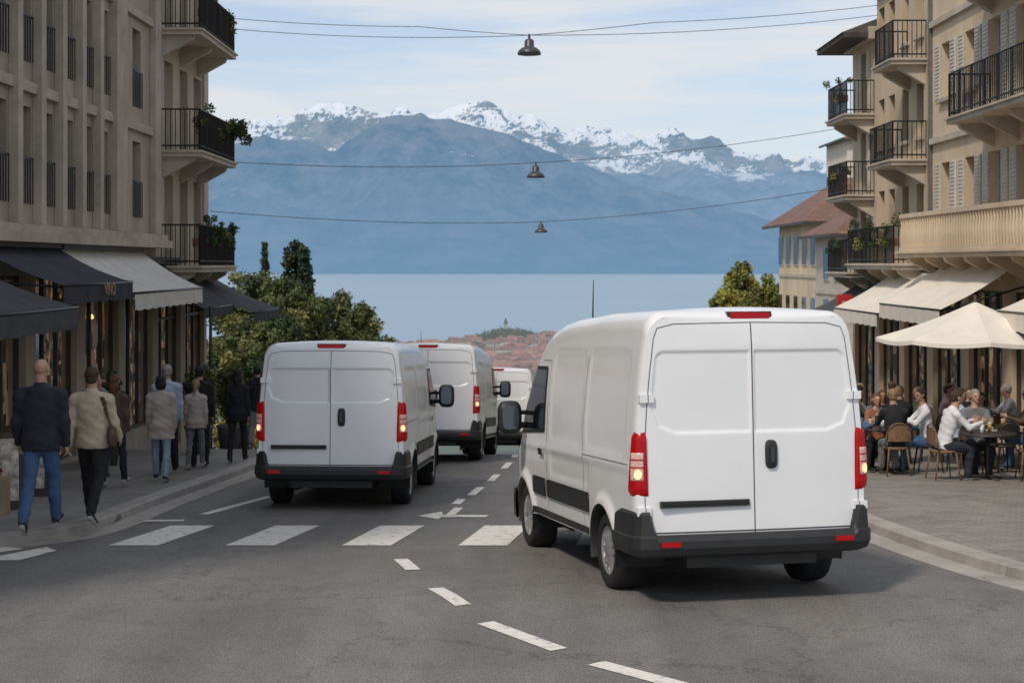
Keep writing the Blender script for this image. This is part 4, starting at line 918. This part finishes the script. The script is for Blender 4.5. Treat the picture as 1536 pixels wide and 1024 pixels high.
    pr.append((lambda P:d_cone(P,T((0,-.01,1.44)),T((0,.012,1.60)),.062,.054),SKN,.02))
    pr.append((lambda P:d_cone(P,T((0,-.012,1.44)),T((0,-.012,1.505)),.078,.064+j*.6),TOP,.03))
    if hood:
        pr.append((lambda P:d_ell(P,T((0,-.085,1.47)),(.115,.06,.075)),TOP,.04)); 
    hands=[]
    for s in (-1,1):
        sh=T((s*sw,-.01,1.425)); arm=armL if s<0 else armR
        if arm is None:
            if pose=='walk': f=(.30 if s!=ph else -.34); arm=(f,.35 if f>0 else .15,.13)
            elif pose=='sit': arm=(.75,1.15,.15)
            else: arm=(.05,.2,.12)
        f,fl,ab=arm
        el=sh+.285*np.array([s*math.sin(ab),math.sin(f)*math.cos(ab),-math.cos(f)*math.cos(ab)])
        f2=f+fl; wr=el+.25*np.array([s*math.sin(ab*.2)-s*(.25 if fl>.8 else 0),math.sin(f2),-math.cos(f2)])/ (1.03 if fl>.8 else 1)
        pr+= [(lambda P,a=sh,b=el:d_cone(P,a,b,.058+j*.7,.048+j*.6),TOP,.035),(lambda P,a=el,b=wr:d_cone(P,a,b,.048+j*.6,.034+j*.5),TOP,.025)]
        hands.append((s,el,wr))
    if bag: 
        pr.append((lambda P:d_ell(P,T((sw+.07,-.04,.98)),(.05,.13,.12)),BAG,.005)); pr.append((lambda P:d_cone(P,T((sw+.06,-.06,1.08)),T((sw*.8,-.10,1.46)),.016,.016),BAG,.004))
    allp=np.array([p for l in legs for p in l[1:4]]+[h_[2] for h_ in hands]+[T((0,0,1.6)),hip]+([T((sw+.2,0,.9))] if bag else []))
    lo=allp.min(0)-.2; hi=allp.max(0)+.22; lo[0]=min(lo[0],-.42);hi[0]=max(hi[0],.42)
    V,F,lab=polyg(pr,lo,hi,res)
    ph_=rnd.random()*6; V=V+ (np.stack([np.sin(V[:,2]*38+V[:,1]*21+ph_)*np.sin(V[:,0]*25+V[:,2]*13),np.sin(V[:,2]*33+V[:,0]*24+ph_*2)*np.sin(V[:,1]*19+V[:,2]*17),0*V[:,2]],-1))*.006
    VV=[V];FF=[F];LL_=[lab]; o=len(V)
    hc=T((0,.015,1.60)); Rh=np.array((Matrix.Rotation(headyaw,3,'Z')@Matrix.Rotation(-lean*.4-headpitch,3,'X')))
    hp=[]
    E=lambda c,r,l,k=.01:hp.append((lambda P,c=c,r=r:d_ell(P,c,r),l,k)); C_=lambda a,b,ra,rb,l,k=.008:hp.append((lambda P,a=a,b=b,ra=ra,rb=rb:d_cone(P,a,b,ra,rb),l,k))
    E((0,-.012,.125),(.076,.096,.088),SKN); E((0,.022,.065),(.058,.066,.075),SKN,.03); C_((0,-.02,.03),(0,-.025,-.06),.056,.054,SKN,.02); E((0,.075,.012),(.022,.018,.018),SKN,.02)
    C_((0,.082,.118),(0,.104,.078),.008,.013,SKN,.012); E((0,.078,.126),(.045,.012,.01),SKN,.01); E((0,.085,.044),(.024,.01,.0085),LI,.004)
    for s in (-1,1):
        E((s*.030,.078,.108),(.0125,.010,.008),EY,.003); E((s*.079,-.008,.10),(.012,.02,.032),SKN,.006)
    if hcol:
        def hairsd(P):
            d=d_ell(P,(0,-.018,.132),(.086,.104,.092)); cut=(P[...,1]-.045)+(.150-P[...,2])*.9
            nz_=.003*np.sin(P[...,0]*160+P[...,2]*60)*np.sin(P[...,1]*140); return np.maximum(d+nz_,cut*.6)
        hp.append((hairsd,HAI,.004))
        if hairlen=='short': hp.append((lambda P:np.maximum(d_ell(P,(0,-.045,.08),(.072,.066,.07)),P[...,1]+.015),HAI,.006))
        if hairlen=='long': 
            hp.append((lambda P:np.maximum(d_ell(P,(0,-.055,.02),(.092,.06,.16)),P[...,1]-.0),HAI,.01)); hp.append((lambda P:d_cone(P,(0,-.075,.0),(0.01,-.10,-.16),.075,.03),HAI,.03))
        if hairlen=='bob': hp.append((lambda P:np.maximum(d_ell(P,(0,-.04,.05),(.098,.085,.11)),P[...,1]-.02),HAI,.01))
        if hairlen=='tail': E((0,-.045,.08),(.074,.068,.07),HAI,.01); C_((0,-.11,.11),(0,-.13,-.08),.028,.014,HAI,.01)
    hr=.0085 if res<.02 else .011
    V,F,lab=polyg(hp,(-.12,-.19,-.24 if hairlen=='long' else -.11),(.12,.13,.24),hr); V=V@Rh.T+hc
    VV.append(V);FF.append(F+o);LL_.append(lab); o+=len(V)
    for s,el,wr in hands:
        d=(wr-el); d/=np.linalg.norm(d); inn=np.array([-s,0,0.]); inn=inn-(inn@d)*d; inn/=np.linalg.norm(inn); fw=np.cross(inn,d)*(-s)
        if fw[1]<0 and pose!='sit': fw=-fw
        q=[]; pc=wr+d*.05
        pb=np.stack([fw,d,inn],1)
        q.append((lambda P:d_ell(P,pc,(.040,.055,.017),pb),SKN,.01)); q.append((lambda P:d_cone(P,wr-d*.03,wr+d*.02,.028,.025),SKN,.015))
        for i,(o_,ln) in enumerate([(.029,.068),(.010,.078),(-.009,.072),(-.027,.056)]):
            p0=wr+d*.085+fw*o_; p1=p0+(d*.88+inn*.3)*ln*.5; p2=p1+(d*.6+inn*.75)*ln*.5
            q.append((lambda P,a=p0,b=p1:d_cone(P,a,b,.0095,.0085),SKN,.003)); q.append((lambda P,a=p1,b=p2:d_cone(P,a,b,.0085,.007),SKN,.003))
        t0=wr+d*.03+fw*.03; t1=t0+(fw*.7+d*.7+inn*.2)*.035; t2=t1+(d*.9+inn*.35)*.03
        q.append((lambda P:d_cone(P,t0,t1,.014,.011),SKN,.006)); q.append((lambda P:d_cone(P,t1,t2,.011,.008),SKN,.004))
        V,F,lab=polyg(q,np.minimum(wr,pc+d*.1)-.1,np.maximum(wr,pc+d*.1)+.1,.007 if res<.02 else .0095); VV.append(V);FF.append(F+o);LL_.append(lab); o+=len(V)
    V=np.concatenate(VV);F=np.concatenate(FF);lab=np.concatenate(LL_)
    zmin=V[:,2].min(); V[:,2]-=zmin; V*=h/1.82
    ob=mesh_obj(name,V,F,mats,lab,smooth=True); ob.location=(loc[0],loc[1],loc[2]); ob.rotation_euler=(0,0,yaw); return ob
def P_(name,x,y,yaw=0,**k): return person(name,(x,y,G(y)+.125),math.radians(yaw),**k)
P_('walking_man',-5.33,17.7,4,h=1.92,pose='walk',ph=1,top='navy',bot='jeans',shoe='black',hair='bald',hood=True,res=.015,jacket=.84,width=1.12,armR=(-.05,.3,.16),armL=(.05,.35,.16))
P_('walking_woman',-5.02,18.7,-4,h=1.82,pose='walk',ph=-1,top='cream',bot='black',shoe='black',hair='brown',res=.015,jacket=.86,width=1.06,bag='brown',armL=(-.25,.2,.16),armR=(.2,.5,.2))
P_('walking_woman',-6.0,23.6,-8,h=1.66,pose='step',ph=1,top='brown',bot='navy',shoe='beige',hair='auburn',hairlen='long',female=True,jacket=.84)
P_('walking_woman',-5.52,24.6,2,h=1.63,pose='step',ph=-1,top='beige',bot='ljeans',shoe='black',hair='black',hairlen='bob',female=True,jacket=.70,width=1.15,res=.018)
P_('walking_man',-5.78,26.2,0,h=1.78,pose='step',top='lblue',bot='black',shoe='black',hair='grey',jacket=.84)
P_('walking_man',-5.55,27.8,0,h=1.76,pose='stand',top='black',bot='black',shoe='black',hair='black')
P_('walking_woman',-5.5,27.2,0,h=1.52,pose='step',top='beige',bot='grey',shoe='beige',hair='blond',hairlen='tail',female=True)
P_('walking_woman',-5.05,28.8,-3,h=1.68,pose='step',ph=1,top='black',bot='black',shoe='black',hair='black',hairlen='long',female=True,jacket=.78)
P_('walking_man',-5.45,33.5,0,h=1.75,pose='walk',top='black',bot='grey',shoe='black',hair='black')
P_('walking_woman',-6.7,25.5,150,h=1.65,pose='stand',top='grey',bot='grey',shoe='black',hair='brown',hairlen='bob',female=True)
# ---------------------------------------------------------------- terrace furniture and diners
RAT=M('chair_rattan',(.20,.115,.06),rough=.7,var=.25,scale=20); CHD=M('chair_dark',(.025,.022,.02),rough=.5); TBL=M('table_top_dark',(.05,.04,.035),rough=.35,var=.2)
GLA=M('drinking_glass',(.5,.55,.55),rough=.08,var=0,spec=.8); BEER=M('beer',(.45,.22,.03),rough=.1,var=0); CHI=M('china',(.7,.7,.68),rough=.3,var=0)
def chair(x,y,yaw,mat):
    b=Bd(); leg=CHD if mat is CHD else RAT
    b.lathe('seat',mat,(0,0,.44),[(0,0),(.2,0),(.215,.01),(.215,.03),(.2,.04),(0,.04)],n=20)
    for sx_,sy in ((-1,-1),(1,-1),(-1,1),(1,1)): b.tube('leg',leg,[(sx_*.15,sy*.15,.45),(sx_*.2,sy*.21,0)],[.016,.012],6)
    pts=[]
    for i in range(13):
        a=math.pi*i/12; pts.append((.21*math.cos(a),-.17-.05*math.sin(a),.46+.42*math.sin(a)**.5 if 0<i<12 else .46))
    b.tube('back_frame',leg,pts,.014,6)
    V=[];F=[]
    for i in range(9):
        for k in range(5): u=-1+2*i/8; V.append((.18*u,-.2-.03*(1-u*u),.58+.27*k/4*math.sqrt(max(.05,1-(u*.8)**2))))
    for i in range(8):
        for k in range(4): F.append((i*5+k,i*5+5+k,i*5+6+k,i*5+k+1))
    b.add('back_panel',mat,V,F,True); b.done('cafe_chair',(x,y,G(y)+.125),(0,0,math.radians(yaw)))
def table(x,y,r=.42):
    b=Bd(); b.lathe('top',TBL,(0,0,.72),[(0,.03),(r-.01,.03),(r,.02),(r,0),(0,0)],n=28); b.tube('column',CHD,[(0,0,.03),(0,0,.72)],.03,10)
    for k in range(4): a=k*math.pi/2+.4; b.tube('foot',CHD,[(0,0,.06),(.28*math.cos(a),.28*math.sin(a),.015)],[.02,.014],6)
    for k in range(5):
        a=rnd.random()*6.28; q=rnd.uniform(.1,r-.1); c=(q*math.cos(a),q*math.sin(a),.75)
        t=k%3
        if t==0: b.lathe('glass',GLA,c,[(0,0),(.028,0),(.034,.11),(.030,.11),(.024,.01)],n=12)
        elif t==1: b.lathe('beer_glass',BEER,c,[(0,0),(.03,0),(.036,.13),(0,.13)],n=12); b.lathe('foam',CHI,(c[0],c[1],c[2]+.131),[(0,0),(.036,0),(.034,.02),(0,.02)],n=12)
        else: b.lathe('plate',CHI,c,[(0,.004),(.06,.004),(.1,.018),(.1,.012),(.05,0)],n=16); b.lathe('cup',CHI,(c[0],c[1],c[2]+.01),[(0,0),(.022,0),(.035,.055),(.031,.055),(.02,.01)],n=12)
    b.done('cafe_table',(x,y,G(y)+.125))
tb=[(7.6,25.0),(6.35,26.6),(8.35,27.2),(7.1,29.3),(9.1,30.5),(8.9,24.3),(6.3,31.4),(8.0,33.5)]
tops=['grey','blue','white','black','rust','lblue','brown','grey','green','black','navy','pink','white','black']; hs=['grey','brown','black','blond','auburn','brown']
pi=0
for ti,(tx,ty) in enumerate(tb):
    table(tx,ty,.45)
    dirs=[(-1,0),(1,0),(0,-1),(0,1)] if ti not in (0,) else [(-1,0),(1,0),(0,1)]
    for k,(dx,dy) in enumerate(dirs):
        px_,py_=tx+dx*.72+rnd.uniform(-.05,.05),ty+dy*.72; yaw=math.degrees(math.atan2(dx,-dy))+rnd.uniform(-12,12)
        if tx==7.6 and dx==-1: yaw=-90+8
        chair(px_,py_,yaw,RAT if (ti+k)%3==0 or ti==0 else CHD)
        if ti==0 and k==0:
            P_('seated_man',px_,py_,yaw,h=1.82,pose='sit',top='white',bot='navy',shoe='black',hair='brown',lean=.32,res=.016,jacket=1.0)
        elif (dy==-1 and ti in (0,2,4)) or (ti>5 and k>2) or rnd.random()<.12: continue
        else:
            f=(pi%3==1); P_('seated_woman' if f else 'seated_man',px_,py_,yaw,h=1.66 if f else 1.78,pose='sit',top=tops[pi%14],bot=['navy','black','jeans','grey'][pi%4],shoe='black',hair=hs[pi%6],hairlen=('long' if pi%2 else 'bob') if f else 'short',female=f,lean=rnd.uniform(.0,.25),res=.026,jacket=1.0,headyaw=rnd.uniform(-.4,.4),skin=SK2 if pi%4==2 else SK); pi+=1
# parasol
b=Bd(); PAR=M('parasol_canvas',(.78,.73,.64),rough=.85,var=.05,scale=2,bump=.1)
px0,py0=8.35,28.2; g=G(py0)+.12; ze=g+2.30; zt_=g+2.95; ring=[]
for i in range(8):
    a=math.pi/8+i*math.pi/4; ring.append((1.75*math.cos(a),1.75*math.sin(a),ze-g))
V=[];F=[]
for i in range(8):
    A=ring[i];Bq=ring[(i+1)%8]
    base=len(V); m=8
    for k in range(m+1):
        t=k/m
        for j in range(7):
            u=j/6; x=(A[0]*(1-u)+Bq[0]*u)*t; y=(A[1]*(1-u)+Bq[1]*u)*t; z=(zt_-g)+(ze-zt_)*t-(.05*math.sin(math.pi*t))-.05*math.sin(math.pi*u)*t; V.append((x,y,z))
    for k in range(m):
        for j in range(6): F.append((base+k*7+j,base+k*7+j+1,base+(k+1)*7+j+1,base+(k+1)*7+j))
    for j in range(7):
        u=j/6; x=A[0]*(1-u)+Bq[0]*u; y=A[1]*(1-u)+Bq[1]*u; V.append((x*1.005,y*1.005,ze-g-.05*math.sin(math.pi*u)-.07))
    for j in range(6): F.append((base+m*7+j,base+m*7+j+1,base+(m+1)*7+j+1,base+(m+1)*7+j))
b.add('canopy',PAR,V,F,False)
for p in ring: b.tube('rib',WOOD,[(0,0,zt_-g-.12),(p[0],p[1],p[2]-.04)],.012,5)
b.tube('pole',WOOD,[(0,0,0),(0,0,zt_-g+.12)],.028,10); b.lathe('base',CHD,(0,0,0),[(0,.09),(.1,.09),(.28,.05),(.3,0)],n=24); b.done('parasol',(px0,py0,g),(0,0,.25))
# planters, menu boards and shrubs on the left pavement
def planter(x,y,s,mats,hh=1.0):
    b=Bd(); b.lathe('pot',M('pot_grey',(.12,.12,.12),rough=.8),(0,0,0),[(0,0),(s*.6,0),(s*.8,.5),(s*.86,.52),(s*.86,.57),(s*.7,.57),(0,.5)],n=20)
    b.tube('stem',BARK,[(0,0,.5),(0,0,.5+hh*.5)],.02,6)
    leaf_mesh(b,'foliage',mats,[((rnd.uniform(-.3,.3)*s*1.6,rnd.uniform(-.3,.3)*s*1.6,.6+rnd.random()*hh),.22) for _ in range(18)],2600,.045); b.done('potted_plant',(x,y,G(y)+.12))
planter(-6.3,31.5,.35,[LD,LM],1.1); planter(-6.6,36.5,.35,[LD,LM],1.2); planter(-6.6,38,.4,[LY,LG],1.0); planter(-7.3,28.2,.3,[LD],.9); planter(5.6,33,.35,[LD,LM],.8)
def board(x,y,yaw):
    b=Bd(); PP=M('poster',(.55,.5,.42),rough=.6,var=.5,scale=9)
    b.obox('frame',WOOD,(0,-.14,.5),(.6,.03,1.0),0,-.14); b.obox('frame',WOOD,(0,.14,.5),(.6,.03,1.0),0,.14); b.obox('menu',PP,(0,-.162,.52),(.5,.008,.8),0,-.14); b.done('menu_board',(x,y,G(y)+.12),(0,0,math.radians(yaw)))
board(-6.7,20.4,20); board(-6.9,22.3,10)
b=Bd(); WL=M('wood_light',(.3,.22,.14),rough=.8); b.box('crate',WL,-.4,.4,-.3,.3,0,.45)
for i in range(4): b.box('slats',WL,-.42,.42,-.312,-.302,.03+i*.11,.11+i*.11)
leaf_mesh(b,'plants',[LM,LM,LD,LF],[((rnd.uniform(-.3,.3),rnd.uniform(-.2,.2),.5+rnd.random()*.2),.12) for _ in range(14)],1500,.035); b.done('flower_stand',(-6.75,19.5,G(19.5)+.12))
